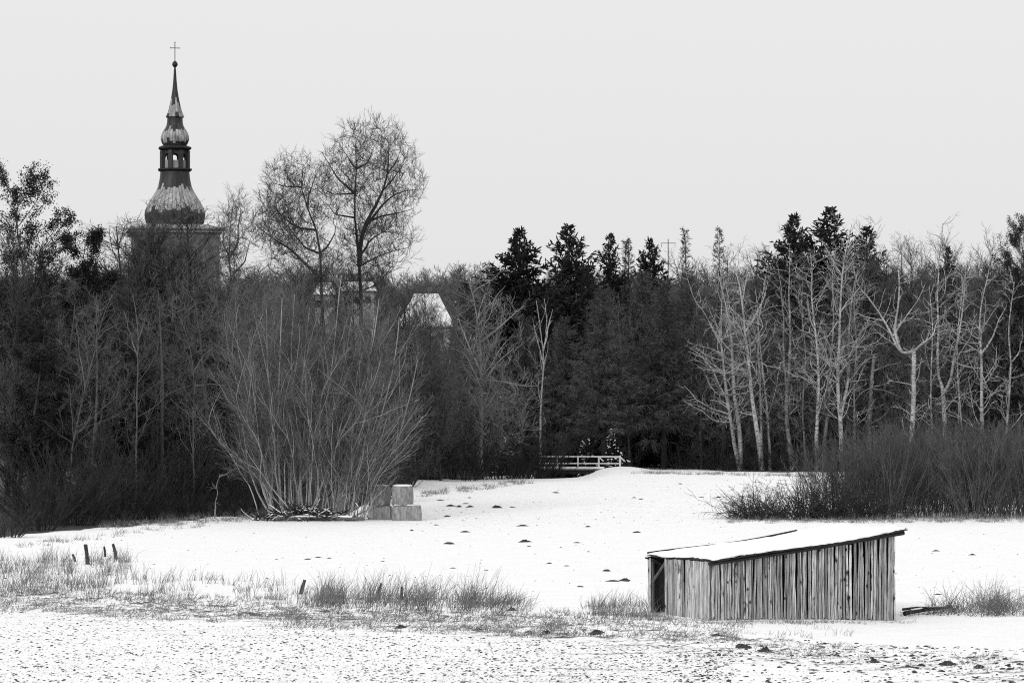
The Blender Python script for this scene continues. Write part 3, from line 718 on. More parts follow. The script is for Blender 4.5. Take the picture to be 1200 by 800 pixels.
# ------------------------------------------------------------------ conifers
def height_for(px, top, Y):
    X = (px - 600) / F * Y; return H + (HY - top) / F * Y - float(gz(X, Y))
SPR = [Kind('spruce_tree', 'spruce tree', make_conifer(41 + i, 22., 7.6 - .4 * i, .06, 36, 9, .07, .6, M['dark_bark'], M['needle'], p_=.78, e0=-18, e1=42, upt=.10, ragged=.32, sd=1.0)) for i in range(3)]
SPRUCES = [  # px, top, depth, kind, width, label
 (608, 270, 312, 0, 1.15, 'broad dark spruce, left of the two tall ones behind the footbridge'),
 (663, 266, 310, 1, 1.15, 'tall pointed dark spruce, right of the two behind the footbridge'),
 (713, 276, 318, 2, .75, 'narrow dark spruce top just right of the two tall spruces'),
 (765, 281, 322, 0, .8, 'dark spruce beneath the power pole'),
 (690, 330, 306, 1, .9, 'shorter spruce filling the gap below the narrow spruce top'),
 (928, 254, 306, 0, 1.0, 'dark spruce with drooping tiers, left of the pair above the birches'),
 (968, 246, 308, 2, 1.2, 'dark ragged spruce, highest of those above the birches'),
 (1016, 268, 309, 1, .95, 'dark spruce with a bare tree top in front of it'),
 (1112, 291, 300, 2, .62, 'small tiered spruce standing alone right of the highest birches'),
 (1192, 316, 294, 1, .8, 'dark spruce cut by the right edge of the view'),
 (735, 345, 304, 2, 1.0, 'dark spruce behind the larch trunks'),
 (640, 340, 304, 0, .9, 'dark lower spruce behind the forked white birch'),
 (808, 330, 318, 1, .9, 'dark spruce behind the left end of the birches'),
]
for k, (px, top, Y, kd, wd, lab) in enumerate(SPRUCES):
    h = height_for(px, top, Y); s = h / 22.
    SPR[kd].put(gbase(px, Y) - np.array((0, 0, .1)), k * 1.3, (s * wd, s * wd, s), lab, 'dark spruces along the wood')
LIGHTFIR = Kind('spruce_tree', 'spruce tree', make_conifer(47, 15., 3.6, .05, 30, 9, .06, .5, M['dark_bark'], M['larch'], p_=.8, e0=-10, e1=45, upt=.09, snow=.012))
LIGHTFIR.put(gbase(552, 296), 0.4, height_for(552, 333, 296) / 15., 'thin greyish spruce behind the spreading bare tree, light snow on it')
YF = Kind('fir_sapling', 'young fir', make_conifer(48, 3.2, 1.1, .05, 14, 8, .05, .28, M['dark_bark'], M['needle'], p_=.8, e0=-5, e1=40, snow=.30))
YF.put(gbase(590, 290), 0, .9, 'small young fir behind the left end of the footbridge')
YF.put(gbase(688, 291), 1.1, 1.1, 'snow-laden young fir above the middle of the footbridge rail')
YF.put(gbase(722, 290), 2.1, 1.15, 'snow-laden young fir right of the dark larch trunk by the footbridge')
LAR = [Kind('larch_tree', 'larch tree', make_conifer(51 + i, 20., 5.2, .20, 32, 9, .019, .75, M['dark_bark'], M['larch'], p_=.6, e0=-8, e1=40, down=.5, sd=1.25, upt=.05, r0=.36)) for i in range(2)]
LARCH = [(708, 338, 293, 0, 1.1, 'dark larch with a thick straight trunk right behind the footbridge'),
         (778, 330, 296, 1, 1.05, 'dark larch with a leaning trunk right of the footbridge'),
         (748, 318, 302, 0, 1.0, 'dark larch between the two thick larch trunks'),
         (806, 318, 304, 1, .9, 'dark larch at the left end of the birch row'),
         (660, 372, 296, 1, 1.0, 'dark larch behind the left half of the footbridge'),
         (612, 372, 299, 0, .9, 'dark larch right of the spreading bare tree')]
for k, (px, top, Y, kd, wd, lab) in enumerate(LARCH):
    s = height_for(px, top, Y) / 20.
    LAR[kd].put(gbase(px, Y) - np.array((0, 0, .1)), k * 2.1, (s * wd, s * wd, s), lab, 'dark larches by the footbridge')
LTOP = Kind('larch_tree', 'larch tree', make_conifer(58, 24., 2.6, .2, 36, 7, .028, .55, M['dark_bark'], M['dark_twig'], p_=.8, e0=-5, e1=30, down=.3, upt=.06))
for k, (px, top, Y, lab) in enumerate([(808, 268, 322, 'thin see-through larch top right of the power pole'), (839, 268, 324, 'thin see-through larch top, second from the power pole'),
                                       (729, 280, 321, 'thin larch top beside the narrow spruce'), (741, 282, 323, 'spindly larch top between narrow spruce and power pole')]):
    s = height_for(px, top, Y) / 24.; LTOP.put(gbase(px, Y), k * 1.7, s, lab, 'thin larch tops on the skyline')

# ------------------------------------------------------------------ filler of the wood
BARE_D = [Kind('bare_tree', 'tree', make_bare(61 + i, 18., M['dark_bark'], M['soft_twig'], spread=.30, dens=(3.4, 3.2, 4.2), tw=.013, clear=.08)) for i in range(3)]
BARE_M = [Kind('bare_tree', 'tree', make_round(71 + i, 18., 4.0 + .5 * i, -.02, 420, M['mid_bark'], M['mid_twig'])) for i in range(3)]
IVY = [Kind('ivy_clad_tree', 'tree', make_leafy(81 + i, 14., .30, 46000, .058, M['dark_bark'], M['ivy'])) for i in range(2)]
OAK = Kind('leafy_tree', 'tree', make_leafy(85, 22., .34, 30000, .07, M['dark_bark'], M['ivy'], clear=.3))
OAK.put(gbase(38, 232), .3, height_for(38, 218, 232) / 22., 'dark tree still holding its leaves at the left edge, highest of the thicket')
OAK.put(gbase(1192, 300), 2.0, (.75, .75, height_for(1190, 275, 300) / 22.), 'dark tree still in leaf at the right edge of the wood')
IVY[1].put(gbase(100, 236), 1.0, (1.15, 1.15, height_for(97, 272, 236) / 14.), 'dark ivy-clad tree with a spiky top, right of the leaf-holding tree')
rr = np.random.default_rng(5)
def zone(kinds, specs, label_of, group):
    for k, (px, top, Y, wd) in enumerate(specs):
        kd = kinds[k % len(kinds)]; base = 14. if kd in IVY else 18.
        s = height_for(px, top, Y) / base
        kd.put(gbase(px, Y) - np.array((0, 0, .1)), rr.random() * 6.28, (s * wd, s * wd, s), label_of(k), group)
L1 = ['bare tree in the thicket under the leaf-holding tree, at the left edge', 'bare tree below the spiky ivy-clad top', 'bare tree in the thicket just left of the church tower',
      'bare tree screening the left corner of the church tower', 'bare tree screening the middle of the church tower wall', 'bare tree screening the right corner of the church tower',
      'bare tree right of the church tower, below the slender pale one', 'bare tree in the gap between church and tall twin trees', 'bare tree behind the trunk of the crooked tree', 'low bare tree right of the tallest tree',
      'bare tree between leaf-holding tree and spiky ivy-clad top', 'bare tree behind the spiky ivy-clad top', 'bare tree behind the left corner of the thicket', 'bare tree filling the thicket under the church cornice',
      'bare tree behind the willow, below the crooked tree', 'bare tree behind the willow crown, below the tallest tree', 'bare tree behind the right flank of the willow',
      'dense bare tree between the crooked and the tallest tree, in front of the small roof', 'dense bare tree in front of the left end of the long snowy roof', 'dense bare tree in front of the middle of the long snowy roof', 'dense bare tree in front of the right end of the long snowy roof',
      'wide dense bare tree before the left third of the church wall', 'wide dense bare tree before the right third of the church wall', 'wide dense bare tree before the middle of the church wall', 'dense bare tree at the left eave of the hipped roof', 'dense bare tree right below the eave of the hipped roof', 'wide dense bare tree at the right corner of the church wall', 'widest dense bare tree, close before the church wall, right of its middle', 'wide dense bare tree close before the church wall, left of its middle', 'slim dense bare tree crossing the left slope of the hipped roof', 'slim dense bare tree crossing the middle of the hipped roof', 'slim dense bare tree crossing the right slope of the hipped roof']
zone(BARE_D, [(20, 290, 226, 1.0), (75, 292, 232, 1.1), (122, 294, 240, 1.0), (160, 280, 246, 1.1), (200, 268, 250, 1.25), (240, 274, 250, 1.15),
              (275, 300, 252, 1.0), (312, 310, 254, 1.0), (352, 325, 258, 1.0), (478, 352, 262, .9), (48, 282, 238, 1.0), (98, 296, 244, 1.0), (8, 300, 240, 1.1), (180, 305, 240, 1.2), (330, 345, 246, 1.2), (400, 340, 254, 1.1), (450, 345, 256, 1.1), (372, 322, 264, 1.0), (398, 320, 262, 1.0), (425, 318, 265, 1.0), (446, 326, 262, 1.0), (172, 268, 248, 1.5), (232, 266, 249, 1.5), (204, 262, 251, 1.6), (478, 350, 270, 1.1), (503, 366, 268, 1.2), (252, 262, 252, 1.5), (220, 258, 253, 1.7), (186, 262, 254, 1.6), (486, 338, 268, .9), (501, 342, 266, .8), (516, 352, 267, .8)],
     lambda k: L1[k], 'bare trees of the left thicket')
L2 = ['greyish twiggy tree at the front of the thicket below the church dome', 'greyish twiggy tree at the front of the thicket, left third', 'greyish twiggy tree beside the left side of the willow',
      'greyish twiggy tree directly behind the willow', 'greyish twiggy tree behind the right side of the willow', 'greyish twiggy tree between willow and snowy house roof',
      'greyish twiggy tree whose top crosses the church cornice', 'greyish twiggy tree right of the church wall', 'greyish twiggy tree at the left end of the thicket front', 'greyish twiggy tree below the slender pale tree',
      'greyish twiggy tree in front of the left corner of the church', 'greyish twiggy tree in front of the right corner of the church', 'greyish twiggy tree in front of the middle of the church wall',
      'greyish twiggy tree whose branches cross the left half of the snowy hipped roof', 'greyish twiggy tree whose branches cross the middle of the snowy hipped roof',
      'greyish twiggy tree hiding the wall below the right half of the snowy hipped roof', 'greyish twiggy tree hiding the wall below the left half of the snowy hipped roof']
zone(BARE_M, [(190, 312, 232, 1.0), (105, 330, 222, .9), (255, 305, 238, 1.1), (335, 335, 240, 1.1), (430, 335, 243, 1.0), (486, 372, 262, .9), (222, 276, 247, 1.0), (258, 278, 249, .9), (58, 325, 226, 1.0), (292, 300, 246, 1.1), (172, 262, 252, 1.1), (238, 256, 253, 1.1), (205, 258, 256, 1.2), (470, 340, 272, .9), (498, 322, 274, 1.1), (522, 358, 276, .9), (490, 372, 270, 1.1)],
     lambda k: L2[k], 'grey twiggy trees around the willow')
L3 = ['dark ivy-clad tree at the lower left edge of the thicket', 'dark ivy-clad tree, second in the lower thicket', 'dark ivy-clad tree in the middle of the lower thicket',
      'dark ivy-clad tree below the church tower', 'dark ivy-clad tree left of the willow', 'dark ivy-clad tree behind the left flank of the willow', 'dark ivy-clad tree behind the stacked bales', 'dark ivy-clad tree behind the willow crown',
      'dark ivy-clad tree low behind the thicket front, far left', 'dark ivy-clad tree low in the thicket left of the church', 'dark ivy-clad tree low in the thicket under the church']
zone(IVY, [(18, 385, 220, 1.3), (62, 400, 225, 1.3), (110, 410, 230, 1.3), (158, 405, 236, 1.3), (208, 410, 240, 1.3), (262, 420, 246, 1.3), (430, 445, 262, 1.2), (350, 430, 256, 1.3), (38, 350, 244, 1.3), (130, 350, 250, 1.3), (230, 360, 254, 1.3)],
     lambda k: L3[k], 'ivy-clad trees in the dark thicket')
xs = np.linspace(812, 1205, 28)
specs = [(x + rr.normal() * 5, 306 + rr.normal() * 12, 297 + (i % 3) * 8 + rr.random() * 3, 1.0) for i, x in enumerate(xs)]
zone(BARE_D, specs, lambda k: 'dense dark-twigged tree filling the wood behind the birches', 'dark twiggy trees behind the birches')
xs = np.linspace(822, 1204, 17)
zone(BARE_M, [(x, 348 + rr.normal() * 18, 292.5 + rr.random() * 4, .9) for x in xs], lambda k: 'low grey twiggy tree among the birch trunks', 'grey twiggy trees among the birches')
L5 = ['tall fine-twigged bare tree poking above the spruces and birches', 'bare tree top with dark forked limbs against the sky', 'thin bare tree top against the sky, right of the forked one']
zone(BARE_M, [(1008, 248, 304, .9), (1050, 270, 302, 1.0), (1088, 262, 300, .7)], lambda k: L5[k], 'bare tree tops above the birches')
L6 = ['bare twiggy tree beneath the snowy house roof', 'bare twiggy tree left of the broad spruce', 'bare grey tree in the larches above the footbridge', 'bare grey tree between the larches and birches', 'bare twiggy tree beneath the narrow spruce top']
zone(BARE_M, [(508, 372, 268, .9), (545, 385, 286, .9), (738, 335, 298, .8), (826, 345, 300, .8), (585, 420, 288, .9)], lambda k: L6[k], 'bare trees in the middle of the wood')

# ------------------------------------------------------------------ shrubs
BUSH_D = [Kind('bush', 'bush', make_shrub(90 + i, 46, 3.2, .9, M['dark_bark'], M['black_twig'], bw=1.1, dens=(3.0, 4.5), tw=.012)) for i in range(2)]
OSI = [Kind('osier_bush', 'bush', make_shrub(94 + i, 110, 5.5, .50, M['osier'], M['osier'], bw=1.8, dens=(2.4, 3.6), tw=.010, r0=.022, ang=24, lf=.26, up=.05, lv_=.74)) for i in range(2)]
LOWB = [Kind('bramble_bush', 'bush', make_shrub(97 + i, 60, 3.2, 1.15, M['dark_bark'], M['dark_twig'], bw=1.2, up=-.03, wig=.22, dens=(2.0, 2.4), tw=.014, r0=.045, ang=50, lf=.3)) for i in range(2)]
for k, (px, Y, s) in enumerate([(978, 214, .85), (1008, 219, 1.0), (1035, 213, 1.0), (1064, 221, 1.1), (1090, 214, 1.0), (1120, 220, 1.12), (1146, 213, 1.05), (1172, 219, 1.12), (1200, 214, 1.1), (1048, 228, 1.1), (1105, 229, 1.15), (1160, 229, 1.15)]):
    OSI[k % 2].put(gbase(px, Y), k * 1.9, s, ['osier bush tapering down at the left end of the dark row', 'dark osier bush, second of the row from its left end', 'dark osier bush in the row right of the brambles', 'dark osier bush below the candelabra tree',
        'dark osier bush below the many-armed pale tree', 'dark osier bush right of the many-armed pale tree', 'dark osier bush below the Y-forked pale tree', 'dark osier bush below the thin far-right birch',
        'dark osier bush cut by the right edge', 'osier bush at the back of the row, left', 'osier bush at the back of the row, middle', 'osier bush at the back of the row, right'][k], 'osier bushes above the right-hand field')
for k, (px, Y, s) in enumerate([(868, 212, .55), (888, 212.5, .8), (908, 213, .72), (935, 212, .95), (962, 213, .95), (990, 211, .9), (1018, 211, .75)]):
    LOWB[k % 2].put(gbase(px, Y), k * 1.3, s, ['small open bramble bush at the left tip of the hedge', 'open bramble bush just right of the small one at the left tip of the hedge', 'low snowy bramble bush, third from the left', 'arching bramble bush behind the ridge of the shed roof',
        'arching bramble bush right of the shed roof ridge', 'tangled bramble bush merging into the osiers', 'small bramble at the foot of the osiers'][k], 'bramble bushes at the edge of the right-hand field')
DLAB = ['dark bush at the foot of the thicket, left edge', 'dark bush at the foot of the thicket by the old posts', 'dark bush in the left thicket foot behind the snow edge', 'dark bush below the church tower at the snow edge',
        'dark bush left of the willow heap', 'dark bush behind the willow stems', 'dark bush right behind the bales', 'dark bush beside the snow bank right of the bales',
        'dark bush below the spreading bare tree', 'dark bush left of the footbridge', 'dark rounded bush touching the left end of the footbridge', 'dark bush in the gap behind the bales', 'low dark bush right of the footbridge', 'low dark bush at the left foot of the birches',
        'dark bush at the left birch trunks', 'dark bush behind the bramble hedge, left', 'dark bush behind the bramble hedge, middle', 'dark bush behind the bramble hedge, right', 'dark bush among the left thicket trunks', 'dark bush deep in the left thicket',
        'dark bush deep in the thicket behind the willow', 'dark bush under the ivy-clad trees',
        'low dark bush in front of the leftmost birch foot', 'low dark bush at the foot of the second birch', 'low dark bush below the wavy birch with two stems', 'low dark bush below the three close birch trunks', 'low dark bush right of the three close birch trunks',
        'low dark bush on the snow edge halfway along the left wood', 'low dark bush on the snow edge left of the crooked white sapling', 'low dark bush right behind the crooked white sapling', 'low dark bush between sapling and willow', 'dark bush hiding the foot of the slim forked birch by the footbridge']
for k, (px, Y, s) in enumerate([(10, 184, .65), (46, 195, .9), (92, 204, 1.2), (145, 213, 1.3), (205, 222, 1.5), (300, 226, 1.4), (436, 232, 1.3), (492, 268, 1.5), (540, 272, 1.5), (585, 276, 1.4), (618, 279, 1.2), (462, 252, 1.5),
                                (800, 296, 1.0), (846, 293, 1.0), (885, 294, 1.1), (930, 295, 1.2), (975, 295, 1.2), (1030, 296, 1.4), (60, 205, 1.7), (115, 215, 1.8), (255, 235, 1.8), (175, 224, 1.8), (862, 287, .5), (890, 287.5, .6), (918, 286, .75), (950, 286, .85), (982, 286, 1.0), (178, 213, .65), (218, 215.5, .6), (248, 216.5, .55), (280, 216.5, .7), (630, 280.5, 1.35)]):
    BUSH_D[k % 2].put(gbase(px, Y), k * 2.3, s, DLAB[k], 'dark bushes along the foot of the wood')

# ------------------------------------------------------------------ far wooded hill (reads as one mass)
def build_hill():
    rng = np.random.default_rng(77); g = Geo()
    protos = []
    for i in range(4):
        hgt = 11.
        p, r = grow(np.zeros((1, 3)), np.array([[0, 0, 1.]]), [hgt], [.16], [.05], 6, .05, .03, rng)
        lv = branch_out(p, r, [dict(dens=3.2, t0=.06, ang=48, lf=.40, taper=.5, lmin=1., r=(.05, .08), rt=.03, up=.08, S=3),
                               dict(dens=3.4, t0=.1, ang=42, lf=.5, lmin=.8, r=(.035, .045), rt=.025, up=.06, S=2)], rng)
        q = Geo(); tubes(q, p, r, 3)
        for a, b in lv: tubes(q, a, b, 3)
        protos.append((np.concatenate(q.v), np.concatenate(q.q)))
    n = 2400
    Y = rng.uniform(430, 1060, n); X = rng.uniform(-1, 1, n) * (Y * .175 + 15)
    keep = (Y > 560) | (rng.random(n) < .7)
    keep &= ~((np.abs(X + 58) < 16) & (Y > 400) & (Y < 450))            # the church
    keep &= ~((np.abs(X + 14.5) < 8) & (Y > 520) & (Y < 575)) & ~((np.abs(X + 36) < 14) & (Y > 520) & (Y < 600))
    X, Y = X[keep], Y[keep]; Z = gz(X, Y)
    for x, y, z in zip(X, Y, Z):
        v, f = protos[rng.integers(4)]; a = rng.random() * 6.28; s = rng.uniform(.6, 1.05)
        if y < 600: s *= .8
        c, n_ = math.cos(a), math.sin(a)
        g.add(np.stack((v[:, 0] * c - v[:, 1] * n_, v[:, 0] * n_ + v[:, 1] * c, v[:, 2]), -1) * s + np.array((x, y, z)), f)
    tag(obj('far_woods', g, M['hillwood']), 'bare grey woods covering the far hill as one mass', 'woods', kind='stuff')
build_hill()

# ------------------------------------------------------------------ church
def build_church():
    Y = 420.; s = Y / F
    b = gbase(207.5, Y); cx = 205.
    zz = lambda py: H + (HY - py) * s - b[2]
    root = thing('church_tower', 'old church tower with onion dome, lantern and needle spire', 'church', b)
    e = math.cos(PI / 8)
    w = 49 * s
    top = zz(273)
    g = Geo(); box(g, (0, 0, top / 2 - .5), (2 * w, 2 * w, top + 1)); obj('tower_wall', g, M['plaster'], root)
    g = Geo(); box(g, (0, 0, top + .02), (2 * w + .7, 2 * w + .7, .5)); box(g, (0, 0, top + .34), (2 * w + 1.1, 2 * w + 1.1, .2)); obj('cornice', g, M['concrete'], root)
    def lathe_part(name, prof, mat, K=8, smooth=False):
        g = Geo(); lathe(g, [(r * s / (.97 if K <= 8 else 1.0), zz(py)) for r, py in prof], K, 0, PI / 8); return obj(name, g, mat, root, smooth)
    skirt = mat_copper('skirt_roof_sheet', zz(280), zz(255), 60, .9)
    g = Geo()
    q = [(55.5 * s, zz(271)), (44 * s, zz(267.5)), (33 * s, zz(264.5))]
    v = []
    for hw, z in q: v += [(-hw, -hw, z), (hw, -hw, z), (hw, hw, z), (-hw, hw, z)]
    f = [(i * 4 + k, i * 4 + (k + 1) % 4, (i + 1) * 4 + (k + 1) % 4, (i + 1) * 4 + k) for i in range(2) for k in range(4)] + [(8, 9, 10, 11), (3, 2, 1, 0)]
    g.add(v, f); obj('skirt_roof', g, skirt, root)
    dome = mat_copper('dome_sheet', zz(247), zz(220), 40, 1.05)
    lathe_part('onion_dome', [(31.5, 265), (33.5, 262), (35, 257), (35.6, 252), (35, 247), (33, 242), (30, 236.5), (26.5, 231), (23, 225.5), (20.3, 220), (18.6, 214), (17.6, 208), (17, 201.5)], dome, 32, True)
    lathe_part('lantern_ledge', [(17.2, 201.6), (19.0, 200.6), (20.5, 199.6), (20.5, 198.2), (15, 197.6)], M['iron'], 8)
    lan = mat_simple('lantern_wood', .025, .06, 3., .7)
    g = Geo()
    for k in range(8):
        a = PI / 8 + k * PI / 4; r = 14.3 * s / e
        box(g, (r * math.cos(a), r * math.sin(a), (zz(197.7) + zz(177)) / 2), (.52, .52, zz(177) - zz(197.7)), a)
        a2 = k * PI / 4; r2 = 13.9 * s
        wd = 2 * 14.0 * s * math.tan(PI / 8) * .96
        tn = lambda u, rad, z: (rad * math.cos(a2) - u * math.sin(a2), rad * math.sin(a2) + u * math.cos(a2), z)
        zt, zs, zc = zz(176.5), zz(184.5), zz(180.5)                      # spandrel with an arched opening
        hw = wd / 2; ow = wd * .30
        arc = [(-hw, zs), (-ow, zs)] + [(-ow * math.cos(t), zs + (zc - zs) * math.sin(t)) for t in np.linspace(.3, PI - .3, 6)] + [(ow, zs), (hw, zs)]
        for (u0, z0), (u1, z1) in zip(arc[:-1], arc[1:]):
            g.add([tn(u0, r2, z0), tn(u1, r2, z1), tn(u1, r2, zt), tn(u0, r2, zt), tn(u0, r2 - .3, z0), tn(u1, r2 - .3, z1), tn(u1, r2 - .3, zt), tn(u0, r2 - .3, zt)],
                  [(0, 1, 2, 3), (7, 6, 5, 4), (0, 4, 5, 1)])
    obj('lantern', g, lan, root)
    g = Geo()
    for k in range(8):
        a2 = k * PI / 4; box(g, (13.2 * s * math.cos(a2), 13.2 * s * math.sin(a2), zz(193)), (.12, 1.05, zz(188.5) - zz(197.5)), a2)
    obj('parapet_panel', g, mat_simple('weathered_panel', .22, .36, 2., .7), root)
    lathe_part('lantern_cornice', [(15, 177), (17.5, 176), (19.8, 174.5), (19.8, 173), (14.5, 171)], M['iron'], 8)
    sdome = mat_copper('small_dome_sheet', zz(166), zz(152), 28, .9)
    lathe_part('small_dome', [(13, 171.2), (15, 168.5), (16.5, 164.5), (16.7, 161), (15.4, 156.5), (12.8, 152), (10.2, 148), (9.2, 144), (9, 138)], sdome, 24, True)
    ssp = mat_copper('spire_sheet', zz(137.5), zz(120), 16, 1.4)
    lathe_part('spire', [(8.5, 138.6), (11.2, 137.4), (9.4, 133.5), (7.6, 128), (6.0, 121.5), (4.5, 114), (3.2, 106), (2.1, 95), (1.4, 84), (.9, 78)], ssp, 8)
    lathe_part('spire_ball', [(.8, 79.5), (2.4, 78.2), (3.5, 75.6), (2.4, 73), (.7, 71.5)], M['iron'], 16, True)
    g = Geo(); bar(g, (0, 0, zz(73)), (0, 0, zz(49.5)), .055, 6); bar(g, (-5 * s, 0, zz(56.5)), (5 * s, 0, zz(56.5)), .05, 6)
    for sx, py in ((-5, 56.5), (5, 56.5), (0, 49.8)): box(g, (sx * s, 0, zz(py)), (.13, .12, .13))
    obj('cross', g, M['iron'], root)
    root.rotation_euler = (0, 0, math.radians(9)); root.location.x = (205 - 600) / F * Y
build_church()

# ------------------------------------------------------------------ houses on the slope
def house(label, pxc, Y, wpx, ridge_px, y_ridge, y_eave, depth, hip, rz=0.0, windows=3):
    s = Y / F; X = (pxc - 600) / F * Y
    ze, zr = H + (HY - y_eave) * s, H + (HY - y_ridge) * s
    gzv = float(gz(X, Y)); zb = min(gzv - .5, ze - 3.0)
    root = thing('house', label, 'house', (X, Y, zb), rz)
    w, d = wpx * s / 2, depth / 2; rw = ridge_px * s / 2
    g = Geo(); box(g, (0, 0, (ze - zb) / 2), (2 * w - .8, 2 * d - .8, ze - zb)); obj('wall', g, M['house_wall'], root)
    a = ze - zb - .1; b = zr - zb
    ym = a + (b - a) * (.22 if hip else .06); wm, dm = (w * .96, d * .80) if hip else (w * .98, d * .94)
    def roofgeo(g, o):
        v = [(-w, -d, a + o), (w, -d, a + o), (w, d, a + o), (-w, d, a + o), (-wm, -dm, ym + o), (wm, -dm, ym + o), (wm, dm, ym + o), (-wm, dm, ym + o), (-rw, 0, b + o), (rw, 0, b + o)]
        g.add(v, [(0, 1, 5, 4), (1, 2, 6, 5), (2, 3, 7, 6), (3, 0, 4, 7), (4, 5, 9, 8), (6, 7, 8, 9)]); g.add(v, [(5, 6, 9), (7, 4, 8)])
    g = Geo(); roofgeo(g, 0); g.add([(-w, -d, a), (w, -d, a), (w, d, a), (-w, d, a)], [(3, 2, 1, 0)]); rf = obj('roof', g, M['concrete'], root)
    g = Geo(); roofgeo(g, .14); obj('snow_cover', g, M['roofsnow'], rf)
    g = Geo(); box(g, (rw * .3, .3, b + .5), (.7, .6, 1.5)); obj('chimney', g, M['plaster'], rf)
    for k in range(windows):
        g = Geo(); box(g, ((k - (windows - 1) / 2) * w * .55, -d + .38, a - 1.5), (1.0, .08, 1.2)); obj('window', g, M['window'], root)
house('large house with a snow-covered hipped roof between willow and spruces', 499.5, 545, 62, 28, 345, 384, 9.0, True)
house('small snowy roof glimpsed through the tall bare trees, left of the larger roofs', 381, 560, 26, 14, 332, 346, 8.0, False)
house('long low snowy roof half hidden behind the tallest bare tree', 420, 575, 44, 34, 331, 342, 8.0, False)

# ------------------------------------------------------------------ power pole on the hill
b = gbase(783, 690); s = 690 / F
root = thing('power_pole', 'thin power pole with a crossarm rising over the dark trees', 'power pole', b)
zt = H + (HY - 280) * s - b[2]; za = H + (HY - 285) * s - b[2]
g = Geo(); tubes(g, np.array([[(0, 0, -.5), (0, 0, zt)]]), np.array([[.14, .09]]), 6, cap=True); obj('mast', g, M['iron'], root)
g = Geo(); box(g, (0, -.2, za), (18 * s, .13, .12)); obj('crossarm', g, M['iron'], root)
for sx in (-8, 8):
    g = Geo(); tubes(g, np.array([[(sx * s, -.2, za - .1), (sx * s, -.2, za - .5), (sx * s, -.2, za - .95)]]), np.array([[.03, .06, .03]]), 6); obj('insulator', g, M['iron'], root)

# ------------------------------------------------------------------ footbridge
def build_bridge():
    Y = 283.; s = Y / F
    X = lambda px: (px - 600) * s
    Z = lambda py: H + (HY - py) * s
    b = np.array((X(684), Y, 0.0)); b[2] = float(gz(X(712), Y))
    root = thing('footbridge', 'small snowy footbridge with white tubular handrails over the stream', 'bridge', b)
    zd = Z(548.3) - b[2]
    L = lambda px: X(px) - b[0]
    x0, x1 = L(630), L(708)
    g = Geo(); box(g, ((x0 + x1) / 2, .9, zd - .12), (x1 - x0, 2.2, .12)); dk = obj('deck', g, M['old_wood'], root)
    g = Geo(); box(g, ((x0 + x1) / 2, .9, zd + .02), (x1 - x0 + .02, 2.22, .16)); obj('snow_cover', g, M['snowcap'], dk)
    for yy in (.0, 1.8):
        g = Geo(); box(g, ((x0 + x1) / 2, yy, zd - .34), (x1 - x0, .16, .3)); obj('girder', g, M['iron'], root)
    for nm, yy in (('near', -.12), ('far', 1.95)):
        g = Geo(); zt, zm = Z(535) - b[2], Z(543) - b[2]
        xe = L(727)
        bar(g, (L(632), yy, zt), (xe, yy, zt), .05); bar(g, (L(632), yy, zm), (xe, yy, zm), .04)
        for px in (653.5, 677.5, 702, 727): bar(g, (L(px), yy, zd - .06), (L(px), yy, zt), .05)
        for px in (702, 727): bar(g, (L(px), yy, zt), (L(px) + .38, yy - .25, zt - .38), .045)
        bar(g, (L(650), yy, zm + .35), (L(656), yy - .02, zt), .035)
        obj('handrail', g, M['rail'], root)
    g = Geo(); box(g, (x1 + .25, .9, zd - .9), (.7, 2.6, 1.3)); obj('abutment', g, M['concrete'], root)
    g = Geo(); box(g, (x0 + .1, .9, zd - .9), (.7, 2.6, 1.3)); obj('abutment', g, M['concrete'], root)
build_bridge()

